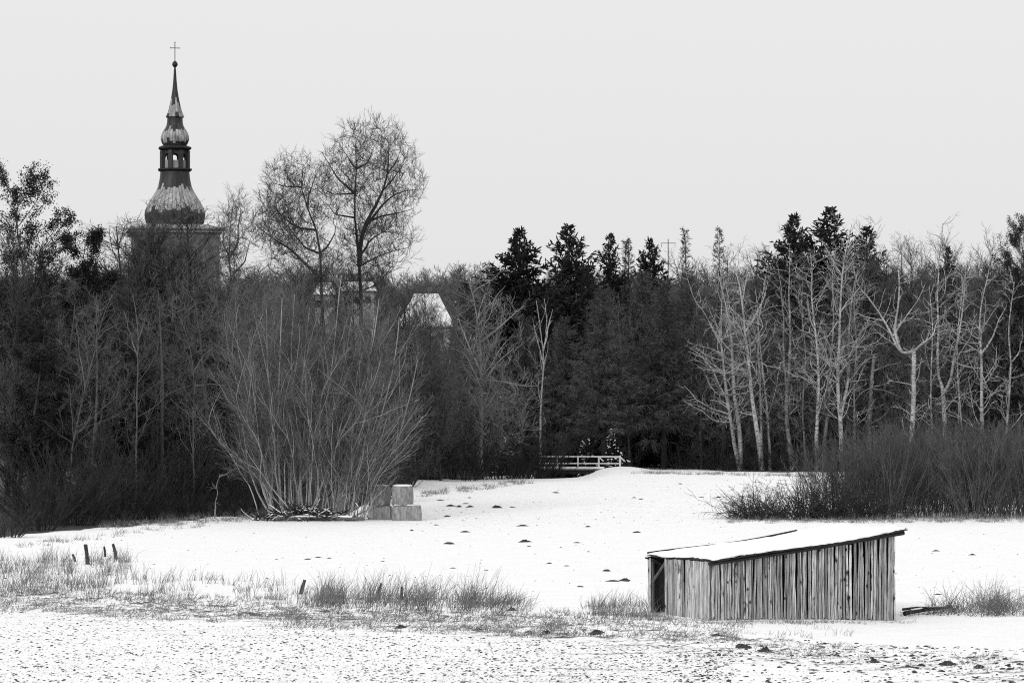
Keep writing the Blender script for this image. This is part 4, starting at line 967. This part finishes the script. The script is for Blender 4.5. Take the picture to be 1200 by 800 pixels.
# ------------------------------------------------------------------ shed
def build_shed():
    rng = np.random.default_rng(9)
    A = math.radians(25); Cx, Cy = 6.48, 105.7
    cz = float(gz(Cx, Cy))
    u = np.array((math.cos(A), math.sin(A), 0)); v = np.array((-math.sin(A), math.cos(A), 0))
    Lw, Dw = 6.95, 4.4
    root = thing('shed', 'weathered lean-to plank shed with snow on its sloping roof', 'shed', (Cx, Cy, cz), A)
    # local frame: x along the long wall, y away from the camera, z up
    def wz(x, y):
        w = np.array((Cx, Cy)) + x * u[:2] + y * v[:2]; return float(gz(w[0], w[1])) - cz
    h0, h1 = 1.92, 2.78
    top = lambda x: h0 + (h1 - h0) * x / Lw
    def plank(g, x, w, y0, zb, zt, lean, thick=.028, face='front', side=1):
        nseg = 7; zs = np.linspace(zb, zt, nseg)
        wob = np.cumsum(rng.normal(size=nseg)) * .009
        lw = w / 2 * (1 + rng.normal(size=nseg) * .10); rw = w / 2 * (1 + rng.normal(size=nseg) * .10)
        cx = x + lean * (zs - zb) + wob
        pr = []
        for i in range(nseg):
            for xx, yy in ((cx[i] - lw[i], 0), (cx[i] - lw[i] * .7, -thick), (cx[i] + rw[i] * .7, -thick), (cx[i] + rw[i], 0)):
                pr.append((xx, y0 + yy, zs[i]) if face == 'front' else (y0 + yy, -xx, zs[i]))
        f = []
        for i in range(nseg - 1):
            for k in range(3):
                a = i * 4 + k; f.append((a, a + 1, a + 5, a + 4))
            a = i * 4; f.append((a + 3, a, a + 4, a + 7))
        e = (nseg - 1) * 4; f += [(e, e + 1, e + 2, e + 3), (3, 2, 1, 0)]
        g.add(pr, f)
    g = Geo(); x = .02
    while x < Lw:
        w = rng.uniform(.062, .135)
        sh = rng.uniform(.05, .25) if rng.random() < .10 else rng.uniform(0, .03)
        layer = rng.choice((0, -.022, -.035), p=(.5, .3, .2))
        plank(g, x + w / 2, w * rng.uniform(.64, .92), layer, wz(x, 0) - .05 + (rng.uniform(0, .10)), top(x) - .05 - sh, rng.normal() * .012, rng.uniform(.02, .035))
        x += w * rng.uniform(.95, 1.03)
    obj('front_wall', g, M['plank'], root)
    g = Geo(); y = .06
    while y < Dw - 1.25:
        w = rng.uniform(.13, .2)
        plank(g, -(y + w / 2), w * .98, rng.choice((0, -.02)), wz(0, y) - .05, h0 - rng.uniform(.0, .05), rng.normal() * .008, .028, 'side')
        y += w * rng.uniform(1.0, 1.06)
    g2 = Geo(); plank(g2, -(Dw - .1), .18, 0, wz(0, Dw) - .05, h0 - .05, 0, .03, 'side')
    obj('corner_board', g2, M['plank'], root); obj('end_wall', g, M['plank'], root)
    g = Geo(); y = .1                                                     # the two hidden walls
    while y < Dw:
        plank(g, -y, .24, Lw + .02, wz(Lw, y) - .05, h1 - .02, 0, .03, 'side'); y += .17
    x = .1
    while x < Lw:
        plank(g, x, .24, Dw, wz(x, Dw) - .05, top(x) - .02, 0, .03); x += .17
    obj('back_wall', g, M['dark_bark'], root)  # planks coloured dark to stand in for the shade inside the shed
    for px_, py_, hh in ((.08, .09, h0), (Lw - .1, .09, h1), (.09, Dw - .12, h0), (Lw - .1, Dw - .12, h1), (Lw / 2, .09, top(Lw / 2)), (.09, Dw - 1.27, h0)):
        g = Geo(); tubes(g, np.array([[(px_, py_, -.3), (px_ + .01, py_, hh * .5), (px_, py_, hh - .08)]]), np.array([[.07, .065, .06]]), 7); obj('post', g, M['old_wood'], root)
    g = Geo(); bar(g, (.02, Dw - 1.2, h0 - .15), (-.03, Dw - .35, h0 - .85), .05, 6); obj('door_brace', g, M['old_wood'], root)
    for k, (yy, dz) in enumerate(((Dw - .35, -.12), (Dw - .12, -.05))):
        g = Geo(); bar(g, (.25, yy - .1, h0 - .25 + .1 * k), (-.10 - .04 * k, yy + .10 * k, h0 - .12 + .08 * k), .032, 6); obj('rafter_end', g, M['dark_bark'], root)
    # roof: slab, ragged eave boards, snow
    ov, ovl, ovr, ovb = .28, .06, .42, .0
    ang = math.atan2(h1 - h0, Lw); nx, ny = 60, 26
    X0, X1, Y0, Y1 = -ovl, Lw + ovr, -ov, Dw + ovb
    sag = lambda x, y: -.05 * math.sin(PI * min(max((x - X0) / (X1 - X0), 0), 1)) + .03 * math.sin(y * 1.7 + x)
    def sheet(zoff, zthk, edge, mat, name, par, wav):
        g = Geo(); gx = np.linspace(X0 + edge, X1 - edge, nx); gy = np.linspace(Y0 + edge, Y1 - edge, ny)
        V = []
        for sgn in (1, 0):
            for j in range(ny):
                for i in range(nx):
                    e = min(i, nx - 1 - i, j, ny - 1 - j)
                    xx, yy = gx[i], gy[j]
                    if e == 0: xx += rng.normal() * wav; yy += rng.normal() * wav
                    zz = top(xx) + zoff + sag(xx, yy)
                    if sgn:
                        t = zthk * (1 if e > 1 else (.9 if e == 1 else .55))
                        if zthk > .05: t *= 1 + .9 * float(vnoise(xx * 1.5, yy * 1.5, 3)) + .6 * float(vnoise(xx * 4, yy * 4, 4))
                        zz += t
                    V.append((xx, yy, zz))
        n1 = nx * ny; f = []
        for j in range(ny - 1):
            for i in range(nx - 1):
                a = j * nx + i; f.append((a, a + 1, a + nx + 1, a + nx)); f.append((n1 + a, n1 + a + nx, n1 + a + nx + 1, n1 + a + 1))
        rim = [i for i in range(nx)] + [j * nx + nx - 1 for j in range(1, ny)] + [(ny - 1) * nx + i for i in range(nx - 2, -1, -1)] + [j * nx for j in range(ny - 2, 0, -1)]
        for a, b_ in zip(rim, rim[1:] + rim[:1]): f.append((n1 + a, n1 + b_, b_, a))
        g.add(V, f); return obj(name, g, mat, par, smooth=zthk > .05)
    rf = sheet(.0, .045, .0, M['roof_sheet'], 'roof', root, .012)
    sheet(.05, .070, .03, M['snowcap'], 'snow_cover', rf, .035)
    g = Geo(); t0, t1 = top(-.1), top(Lw + .25)
    tubes(g, np.array([[(-.1, -.06, t0 - .07), (Lw / 2, -.06, top(Lw / 2) - .10), (Lw + .36, -.06, t1 - .06)]]), np.array([[.075, .08, .085]]), 6, cap=True); obj('eave_beam', g, M['roof_sheet'], rf)
    g = Geo(); xx = np.linspace(X0, X1, 24)
    for a, b_ in zip(xx[:-1], xx[1:]):
        p0, p1 = (a, Y1 - .03, top(a) + sag(a, Y1) + .10), (b_, Y1 - .03, top(b_) + sag(b_, Y1) + .10)
        if b_ < X0 + .80 * (X1 - X0): bar(g, p0, p1, .036, 4)
    obj('verge_batten', g, M['roof_sheet'], rf)
    return root
build_shed()

# ------------------------------------------------------------------ bales, heap, posts, log
def bale(label, px0, px1, py0, py1, Y, upright, snow=True):
    s = Y / F; w = (px1 - px0) * s; X = ((px0 + px1) / 2 - 600) * s
    z1 = H + (HY - py0) * s; z0 = H + (HY - py1) * s; h = z1 - z0
    root = thing('bale', label, 'bale', (X, Y, z0), 0, 'bales stacked beside the willow')
    g = Geo()
    if upright:
        r = w / 2; lathe(g, [(r * .9, 0), (r, .07), (r * 1.01, h * .5), (r, h - .14), (r * .93, h - .03), (r * .8, h)], 28)
    else:                                                                  # a squared block with rounded edges
        d = 1.2; e = .07; V = []; prof = [(0, e), (e * .3, e * .3), (e, 0)]
        lathe_pts = []
        for z, ins in ((0, .06), (.05, .0), (h * .5, -.02), (h - .06, .0), (h, .07)):
            ring = []
            for cx_, cy_, a0 in ((1, -1, -PI / 2), (1, 1, 0), (-1, 1, PI / 2), (-1, -1, PI)):
                for t in (0, .5, 1):
                    a = a0 + t * PI / 2; ring.append((cx_ * (w / 2 - .1 - ins) + .1 * math.cos(a), cy_ * (d / 2 - .1 - ins) + .1 * math.sin(a), z))
            V += ring
        n = 12; f = [(i * n + k, i * n + (k + 1) % n, (i + 1) * n + (k + 1) % n, (i + 1) * n + k) for i in range(4) for k in range(n)]
        g.add(V, f); g.add(V[-n:], [tuple(range(n))]); g.add(V[:n], [tuple(range(n))[::-1]])
    g.v = [q + (np.random.default_rng(int(px0)).normal(size=q.shape) * .028).astype(np.float32) * (1 if len(q) > 20 else 0) for q in g.v]
    obj('bale_body', g, M['bale'], root, smooth=False)
    if snow:
        g = Geo(); lathe(g, [(w * .46, h - .01), (w * .45, h + .05), (w * .3, h + .09)], 18) if upright else box(g, (0, 0, h + .035), (w * .9, 1.0, .08))
        obj('snow_cover', g, M['snowcap'], root, smooth=True)
bale('squared lower bale at the right end of the stack, resting on snow', 460.5, 493, 592, 612.5, 211, False)
bale('round upper bale with rounded rim sitting on the right end of the stack', 459, 484, 569, 591.8, 211.1, True)
bale('lower bale half hidden by willow twigs, left in the stack', 432, 459, 592.5, 612.5, 212, False, False)
bale('upper bale behind willow twigs, left in the stack', 430, 457.5, 569, 592.3, 212.2, True)

def build_heap():
    rng = np.random.default_rng(14); b = gbase(352, 210.3); n = 420
    px = rng.normal(size=n) * 1.7; px = np.clip(px, -2.9, 3.6)
    st = np.stack((px, rng.normal(size=n) * .7, rng.random(n) ** 1.2 * .85 * np.exp(-(px / 3.0) ** 2) + .02), -1)
    a = rng.normal(size=n) * 1.1 + rng.choice((0, PI), n)
    d = np.stack((np.cos(a), np.sin(a) * .6, rng.normal(size=n) * .45), -1)
    p, r = grow(st, d, rng.uniform(.35, 1.3, n), rng.uniform(.015, .06, n), rng.uniform(.01, .02, n), 4, .26, 0, rng)
    root = thing('branch_heap', 'heap of cut branches with snow on it under the willow', 'brush heap', b)
    obj('branches', mesh_of('branches', [(p, r, 5)], M['dark_bark'], True), None, root)
    k = rng.random(n) < .22; q = p[k] + np.array((0, 0, .04))
    tag(obj('snow_cover', mesh_of('snow_cover', [(q, r[k] * .8 + .008, 5)], M['snowcap'], True), None, root), kind='stuff')
    return b
build_heap()
def log(label, pa, pb, r, mat='old_wood', group=None, cat='log', snow=True):
    a, b = np.array(pa), np.array(pb); root = thing('log', label, cat, a, 0, group)
    d = b - a; rng = np.random.default_rng(int(abs(d[0]) * 1000)); 
    q = resample([d * 0, d * .5 + np.array((0, 0, .04)), d], 8, rng, .015)
    g = Geo(); tubes(g, q[None], np.linspace(r, r * .75, 8)[None], 8, cap=True); obj('wood', g, M[mat], root, True)
    if snow:
        g = Geo(); tubes(g, q[None, 1:-1] + np.array((0, 0, r * .62)), np.full((1, 6), r * .62), 6); obj('snow_cover', g, M['snowcap'], root, True)
log('snowy log lying in front of the branch heap', gbase(322, 209.5) + np.array((0, 0, .15)), gbase(428, 209.3) + np.array((0, 0, .16)), .16)
log('short pale log end standing up from the branch heap', gbase(334, 210.2) + np.array((0, 0, .1)), gbase(328, 210.2) + np.array((0, 0, .95)), .09, 'pale_twig')
log('dark fallen branch lying on the snow right of the shed', gpt(1060, 721) + np.array((0, 0, .08)), gpt(1112, 716) + np.array((0, 0, .16)), .08, 'dark_bark')
log('thin dark branch crossing the fallen one right of the shed', gpt(1058, 717) + np.array((0, 0, .10)), gpt(1094, 720) + np.array((0, 0, .22)), .05, 'dark_bark', snow=False)

def post(label, px, pyb, pyt, lean_px, r):
    b = gpt(px, pyb); s = b[1] / F; root = thing('fence_post', label, 'post', b, 0, 'old post stumps in the grass strip')
    h = (pyb - pyt) * s
    rng = np.random.default_rng(int(px))
    q = np.array([[(0, 0, -.2), (lean_px * s * .5 + .01, .02, h * .5), (lean_px * s, .03, h)]])
    g = Geo(); tubes(g, q, np.array([[r * 1.1, r, r * .8]]), 8, cap=True)
    g.v[0] = g.v[0] + (rng.normal(size=g.v[0].shape) * .012).astype(np.float32)
    obj('stump', g, M['dark_bark'], root)
post('tallest dark post stump with a split top in the left grass', 103, 661, 637.5, -3, .085)
post('dark leaning post stump right of the tallest one in the left grass', 137, 655, 637, -5, .085)
post('thin post stump between the two tall ones in the left grass', 123, 652, 640, -1, .06)
post('short tilted post stump leftmost in the grass', 89, 658, 649, -4, .06)
post('short stump leaning right, alone left of the tall grass', 351, 696, 679, 6, .07)
post('stump leaning right inside the tall grass clump', 441, 702, 683, 6, .06)
post('stubby post inside the tall grass, right of the leaning stump', 470, 702, 687, 1, .06)

# ------------------------------------------------------------------ molehills and sods
def lump_mesh(seed, w, h, mat, nm, rough=.14):
    rng = np.random.default_rng(seed); nr, na = 6, 14; V = []
    ph = rng.random(6) * 6.28
    for i in range(nr):
        t = i / (nr - 1)
        for k in range(na):
            a = k / na * 2 * PI; rr_ = t * w * (1 + .22 * math.sin(2 * a + ph[0]) + .14 * math.sin(3 * a + ph[1]) + .10 * math.sin(5 * a + ph[2]))
            V.append((rr_ * math.cos(a), rr_ * math.sin(a), h * (math.cos(t * PI) * .5 + .5) * (1 + rough * rng.normal() * (0 < t < 1)) - .02))
    f = [(i * na + k, i * na + (k + 1) % na, (i + 1) * na + (k + 1) % na, (i + 1) * na + k) for i in range(nr - 1) for k in range(na)]
    return Geo().add(V, f).mesh(nm, mat)
MOLE = [lump_mesh(i, .36, .11, M['soil'], 'molehill') for i in range(4)]
MH = [(550, 583, .8), (516, 586, .8), (528, 592.7, 1.2), (538, 593.6, 1.0), (545.5, 590, .8), (551, 593.6, 1.1), (582, 594.6, 1.5), (600, 594, .7), (524, 604.7, 1.0), (511, 615, .6), (545, 623, 1.3), (612, 616, 1.2),
      (526.5, 637, 1.2), (614.6, 634.8, 1.3), (676, 635.7, .7), (689, 617, .9), (746, 623.7, .9), (651, 577, .9), (743, 583, .6), (751, 584.8, .6), (797, 566.7, .9), (822, 582.5, .6), (842, 582.5, .8), (482.5, 621.5, .7),
      (719, 681, 1.0), (732.4, 679.9, 1.15), (711, 669, .9), (373, 653, .7), (361, 655, .6), (386, 654, .5), (448.6, 657.6, .5), (531, 665.5, .5), (664, 663, .5), (644, 660, .5), (680, 687, .5), (1139.5, 650, .8), (1097, 645.5, .7), (1099, 696, .5), (620, 640, .5), (570, 668, .4)]
def mlabel(px, py, s):
    size = 'large' if s >= 1.15 else ('medium' if s >= .8 else 'small')
    near = ('below the snowy bales' if px < 500 and py > 600 else 'in the cluster right of the bales' if px < 610 and py < 600 else 'on the open snow right of the bales' if px < 640 and py < 645 else
            'in front of the footbridge' if px < 760 and py < 600 else 'near the birches on the far snow' if py < 600 else 'on the snow left of the shed' if 690 < px < 760 and py > 660 else
            'on the snow behind the tall grass' if px < 640 else 'on the snow right of the shed' if px > 1000 else 'on the middle of the snowy field')
    return '%s dark molehill %s' % (size, near)
from collections import defaultdict
ORD = ['leftmost', 'second from the left', 'third from the left', 'fourth from the left', 'fifth from the left', 'sixth from the left', 'seventh from the left', 'eighth from the left', 'ninth from the left']
byl = defaultdict(list)
for k, (px, py, s_) in enumerate(MH): byl[mlabel(px, py, s_)].append((px, k))
MLAB = {}
for lab, ks in byl.items():
    for n_, (px, k) in enumerate(sorted(ks)): MLAB[k] = lab if len(ks) == 1 else lab + ', ' + ('rightmost' if n_ == len(ks) - 1 else ORD[n_])
for k, (px, py, s) in enumerate(MH):
    b = gpt(px, py); o = obj('molehill', MOLE[k % 4], None); o.location = tuple(b); o.rotation_euler = (0, 0, k * 1.1)
    s2 = s * (1.0 if py < 600 else .88); o.scale = (s2 * (.75 + .6 * ((k * 7) % 10) / 10), s2 * 1.3, s2 * (.7 + .6 * ((k * 3) % 10) / 10))
    tag(o, MLAB[k], 'molehill', 'molehills on the snowy field')
SOD = [(1110, 778, 1.5), (1080, 779, .8), (896, 762, 1.4), (868, 757, 1.3), (980, 768, .9), (1024, 775, 1.2), (1123, 771, .8), (1147, 781, 1.1), (640, 742, 1.3), (700, 741, 1.6), (840, 744, .9), (470, 735, 1.2), (620, 740, .9), (560, 738, 1.0), (600, 715, 1.3)]
SLAB = ['largest dark sod near the lower right corner', 'flat dark sod left of the largest one at lower right', 'dark grassy sod below the shed front, right of a pair', 'dark grassy sod below the shed front, left of a pair', 'small sod below the right end of the shed',
        'mottled sod beneath the smooth snow right of the shed', 'small sod above the largest one at lower right', 'ragged sod in the lower right corner', 'dark humped sod at the lower edge of the grass strip, middle', 'long dark sod between grass strip and shed',
        'small sod in front of the shed corner', 'dark sod below the tall grass clump', 'small dark sod left of the long one', 'dark sod below the right part of the tall grass', 'dark sod at the right end of the tall grass']
SODM = [lump_mesh(30 + i, .25, .11, M['soil'], 'sod', .28) for i in range(3)]
for k, (px, py, s) in enumerate(SOD):
    b = gpt(px, py); o = obj('sod', SODM[k % 3], None); o.location = tuple(b); o.rotation_euler = (0, 0, k * .9); o.scale = (s * .85, s * .8, s * .7)
    tag(o, SLAB[k], 'sod', 'dark sods along the verge')

# ------------------------------------------------------------------ clods and grass (nobody could count them)
def scatter_px(poly_fn, n, rng):
    """n ground points at uniformly spread picture positions inside the strip poly_fn(px) -> (y0, y1) for px range"""
def gpts(px, py):
    Y = 3800 * H / np.maximum(py - HY, 20)
    lo = np.full(len(px), 60.); hi = np.full(len(px), 330.)
    for _ in range(30):
        m = .5 * (lo + hi); yy = HY - F * (gz((px - 600) / F * m, m) - H) / m
        up = yy > py; lo = np.where(up, m, lo); hi = np.where(up, hi, m)
    Y = .5 * (lo + hi); X = (px - 600) / F * Y
    return np.stack((X, Y, gz(X, Y)), -1)
def clods(n_list, name, label, mat):
    rng = np.random.default_rng(41); g = Geo()
    base = []
    for i in range(6):
        r_ = np.random.default_rng(60 + i)
        ico = np.array([(0, 0, 1), *[(math.cos(a) * .85, math.sin(a) * .85, .45) for a in np.arange(5) * 1.2566], *[(math.cos(a + .63), math.sin(a + .63), -.25) for a in np.arange(5) * 1.2566]])
        base.append(ico * (1 + .3 * r_.normal(size=(11, 1))))
    f = np.array([(0, 1 + k, 1 + (k + 1) % 5) for k in range(5)] + [(1 + k, 6 + k, 1 + (k + 1) % 5) for k in range(5)] + [(6 + k, 6 + (k + 1) % 5, 1 + (k + 1) % 5) for k in range(5)])
    for n, x0, x1, ylo, yhi, smin, smax in n_list:
        px = rng.uniform(x0, x1, n); py = np.array([rng.uniform(np.interp(x, *ylo), np.interp(x, *yhi)) for x in px])
        dens = vnoise(px / 60, py / 12, 12); k = dens > -.62 + .45 * rng.random(n); px, py = px[k], py[k]
        q = gpts(px, py); m = len(q)
        s = smin + (smax - smin) * rng.random(m) ** 3.2; a = rng.random(m) * 6.28
        which = rng.integers(6, size=m); V = np.array(base)[which]
        sc3 = np.stack((s * rng.uniform(.8, 1.7, m), s, s * rng.uniform(.35, .8, m)), -1)[:, None]
        V = V * sc3; ca, sa = np.cos(a)[:, None], np.sin(a)[:, None]
        V = np.stack((V[..., 0] * ca - V[..., 1] * sa, V[..., 0] * sa + V[..., 1] * ca, V[..., 2]), -1) + q[:, None]
        g.add(V, (f[None] + (np.arange(m) * 11)[:, None, None]).reshape(-1, 3))
    tag(obj(name, g, mat), label, 'soil clods', kind='stuff')
LOWX = [-20, 12, 200, 450, 700, 800, 1000, 1220]
clods([(15000, -20, 860, (LOWX, [712, 716, 730, 742, 752, 758, 772, 782]), (LOWX, [812] * 8), .009, .042),
       (1700, 780, 1220, (LOWX, [735, 735, 735, 735, 738, 742, 752, 760]), (LOWX, [812] * 8), .015, .07),
       (700, 0, 1200, (LOWX, [628, 632, 622, 615, 605, 605, 618, 618]), (LOWX, [690, 690, 690, 695, 700, 690, 690, 705]), .015, .055),
       (500, 480, 860, ([480, 860], [580, 562]), ([480, 860], [620, 612]), .02, .06)],
      'soil_clods', 'small dark soil clods poking through thin snow', M['soil'])
def grass(name, label, regs, mat, seed):
    rng = np.random.default_rng(seed); g = Geo()
    for (n, x0, x1, ylo, yhi, hmin, hmax, lean, sd, rad) in regs:
        nt = max(6, n // 14)
        cx = rng.uniform(x0, x1, nt); cy = np.array([rng.uniform(np.interp(x, *ylo), np.interp(x, *yhi)) for x in cx]); ch = rng.uniform(.45, 1.0, nt)
        kp = vnoise(cx / 26, cy / 5, seed % 7) > -.40
        if kp.sum() > 3: cx, cy, ch = cx[kp], cy[kp], ch[kp]; nt = len(cx)
        w = rng.integers(nt, size=n); q = gpts(cx, cy)[w]
        q = q + rng.normal(size=(n, 3)) * np.array((.20, .28, 0)); q[:, 2] = gz(q[:, 0], q[:, 1]) - .02
        h = (hmin + (hmax - hmin) * rng.random(n) ** 1.3) * ch[w]
        d = np.stack((lean + rng.normal(size=n) * sd, rng.normal(size=n) * sd, np.ones(n)), -1)
        p, r = grow(q, d, h, rad * (.7 + .6 * rng.random(n)), np.full(n, .0025), 4, .17, -.09, rng)
        tubes(g, p, r, 3)
    tag(obj(name, g, mat), label, 'grass', kind='stuff')
X2 = [-20, 150, 320, 450, 610, 780, 1000, 1220]
grass('grass', 'dry tall grass stalks standing along the snowy strip', [
    (1500, -10, 150, (X2, [655] * 8), (X2, [695] * 8), .4, 1.15, .05, .16, .0085),
    (900, -10, 330, (X2, [678] * 8), (X2, [708] * 8), .35, .95, .08, .18, .008),
    (1500, 370, 575, ([370, 610], [699, 702]), ([370, 610], [716, 720]), .45, 1.7, .20, .20, .0085),
    (600, 540, 612, ([370, 620], [699, 706]), ([370, 620], [716, 722]), .3, 1.0, .30, .2, .008),
    (350, 320, 400, (X2, [690] * 8), (X2, [712] * 8), .3, .9, .1, .2, .008),
    (600, 692, 768, (X2, [708] * 8), (X2, [728] * 8), .3, 1.0, .12, .2, .008),
    (800, 1095, 1215, (X2, [708] * 8), (X2, [722] * 8), .5, 1.5, .05, .50, .009),
    (260, 830, 1000, (X2, [728] * 8), (X2, [748] * 8), .12, .40, .25, .2, .006),
    (120, 1060, 1100, (X2, [712] * 8), (X2, [722] * 8), .2, .6, .1, .3, .007)], M['straw_dark'], 51)
grass('matted_grass', 'low flattened tufts of dead grass on the verge', [
    (4700, -20, 330, ([-20, 330], [684, 700]), ([-20, 330], [716, 735]), .12, .42, .25, .7, .010),
    (4700, 320, 660, ([320, 660], [712, 722]), ([320, 660], [736, 748]), .12, .42, .3, .7, .010),
    (2000, 640, 860, ([640, 860], [714, 728]), ([640, 860], [745, 752]), .12, .40, .3, .7, .010),
    (700, 820, 1000, ([820, 1000], [745, 755]), ([820, 1000], [765, 776]), .08, .28, .3, .7, .009),
    (500, 980, 1210, ([980, 1210], [762, 768]), ([980, 1210], [780, 790]), .08, .25, .3, .7, .009),
    (1100, 770, 1060, ([770, 830, 1056], [722, 727, 727]), ([770, 830, 1056], [728, 732, 730]), .06, .26, .1, .7, .008)], M['straw'], 52)
grass('edge_grass', 'pale rough grass along the foot of the wood and bushes', [
    (1500, 494, 650, ([494, 650], [577, 558]), ([494, 650], [583, 564]), .2, .6, .1, .4, .012),
    (900, 850, 1010, ([850, 1010], [607, 609]), ([850, 1010], [613, 613]), .2, .6, .1, .5, .011),
    (1500, 1000, 1210, ([850, 1210], [606, 606]), ([850, 1210], [613, 613]), .2, .8, .1, .4, .012),
    (1500, 120, 300, ([120, 300], [614, 601]), ([120, 300], [622, 608]), .2, .6, .1, .5, .011),
    (600, 20, 290, ([0, 290], [640, 606]), ([0, 290], [646, 611]), .2, .6, .1, .4, .011),
    (1500, 740, 1000, ([700, 1000], [552, 557]), ([700, 1000], [554, 560]), .15, .7, .1, .5, .012)], M['straw'], 53)

# ------------------------------------------------------------------ sky, sun, camera
SUN_EL, SUN_AZ = math.radians(28), math.radians(215)          # sun behind the camera's left shoulder, veiled by cloud
w = bpy.data.worlds.new('World'); sc.world = w; w.use_nodes = True
nt = w.node_tree; bg = nt.nodes['Background']
sky = N(nt, 'ShaderNodeTexSky', sky_type='NISHITA'); sky.sun_disc = False; sky.sun_elevation = SUN_EL; sky.sun_rotation = SUN_AZ
sky.dust_density = 4.0; sky.ozone_density = 1.0
bw = N(nt, 'ShaderNodeRGBToBW'); nt.links.new(sky.outputs[0], bw.inputs[0])
tc = N(nt, 'ShaderNodeTexCoord'); sp = N(nt, 'ShaderNodeSeparateXYZ'); nt.links.new(tc.outputs['Generated'], sp.inputs[0])
zc = math_(nt, 'MAXIMUM', sp.outputs[2], 0.0)
CLOUD = 7.9
cloud = math_(nt, 'MULTIPLY', math_(nt, 'ADD', math_(nt, 'MULTIPLY', zc, .50), 1.0), CLOUD)      # even cloud deck, brighter overhead
tot = math_(nt, 'ADD', math_(nt, 'MULTIPLY', bw.outputs[0], .08), math_(nt, 'MULTIPLY', cloud, .92))
nt.links.new(tot, bg.inputs['Color']); bg.inputs['Strength'].default_value = 0.1
sun = bpy.data.lights.new('sun', 'SUN'); sun.energy = 1.2; sun.angle = math.radians(14); sun.color = (1, 1, 1)
so = bpy.data.objects.new('sun', sun); COL.objects.link(so)
from mathutils import Vector
dv = Vector((math.sin(SUN_AZ) * math.cos(SUN_EL), math.cos(SUN_AZ) * math.cos(SUN_EL), math.sin(SUN_EL)))
so.rotation_euler = dv.to_track_quat('Z', 'Y').to_euler()
cam = bpy.data.cameras.new('camera'); co = bpy.data.objects.new('camera', cam); COL.objects.link(co)
co.location = (0, 0, H); co.rotation_euler = (PI / 2, 0, 0)
cam.sensor_width = 36; cam.lens = 36 * F / 1200; cam.shift_y = (HY - 400) / 1200; cam.clip_start = 1; cam.clip_end = 6000
sc.camera = co
sc.view_settings.view_transform = 'Standard'; sc.view_settings.look = 'None'; sc.view_settings.exposure = 0.04; sc.view_settings.gamma = 1
sc.view_settings.use_curve_mapping = False
sc.cycles.max_bounces = 4; sc.cycles.diffuse_bounces = 3; sc.cycles.glossy_bounces = 2; sc.cycles.transparent_max_bounces = 4
sc.cycles.use_denoising = False
sc.cycles.pixel_filter_type = 'BLACKMAN_HARRIS'; sc.cycles.filter_width = 1.1
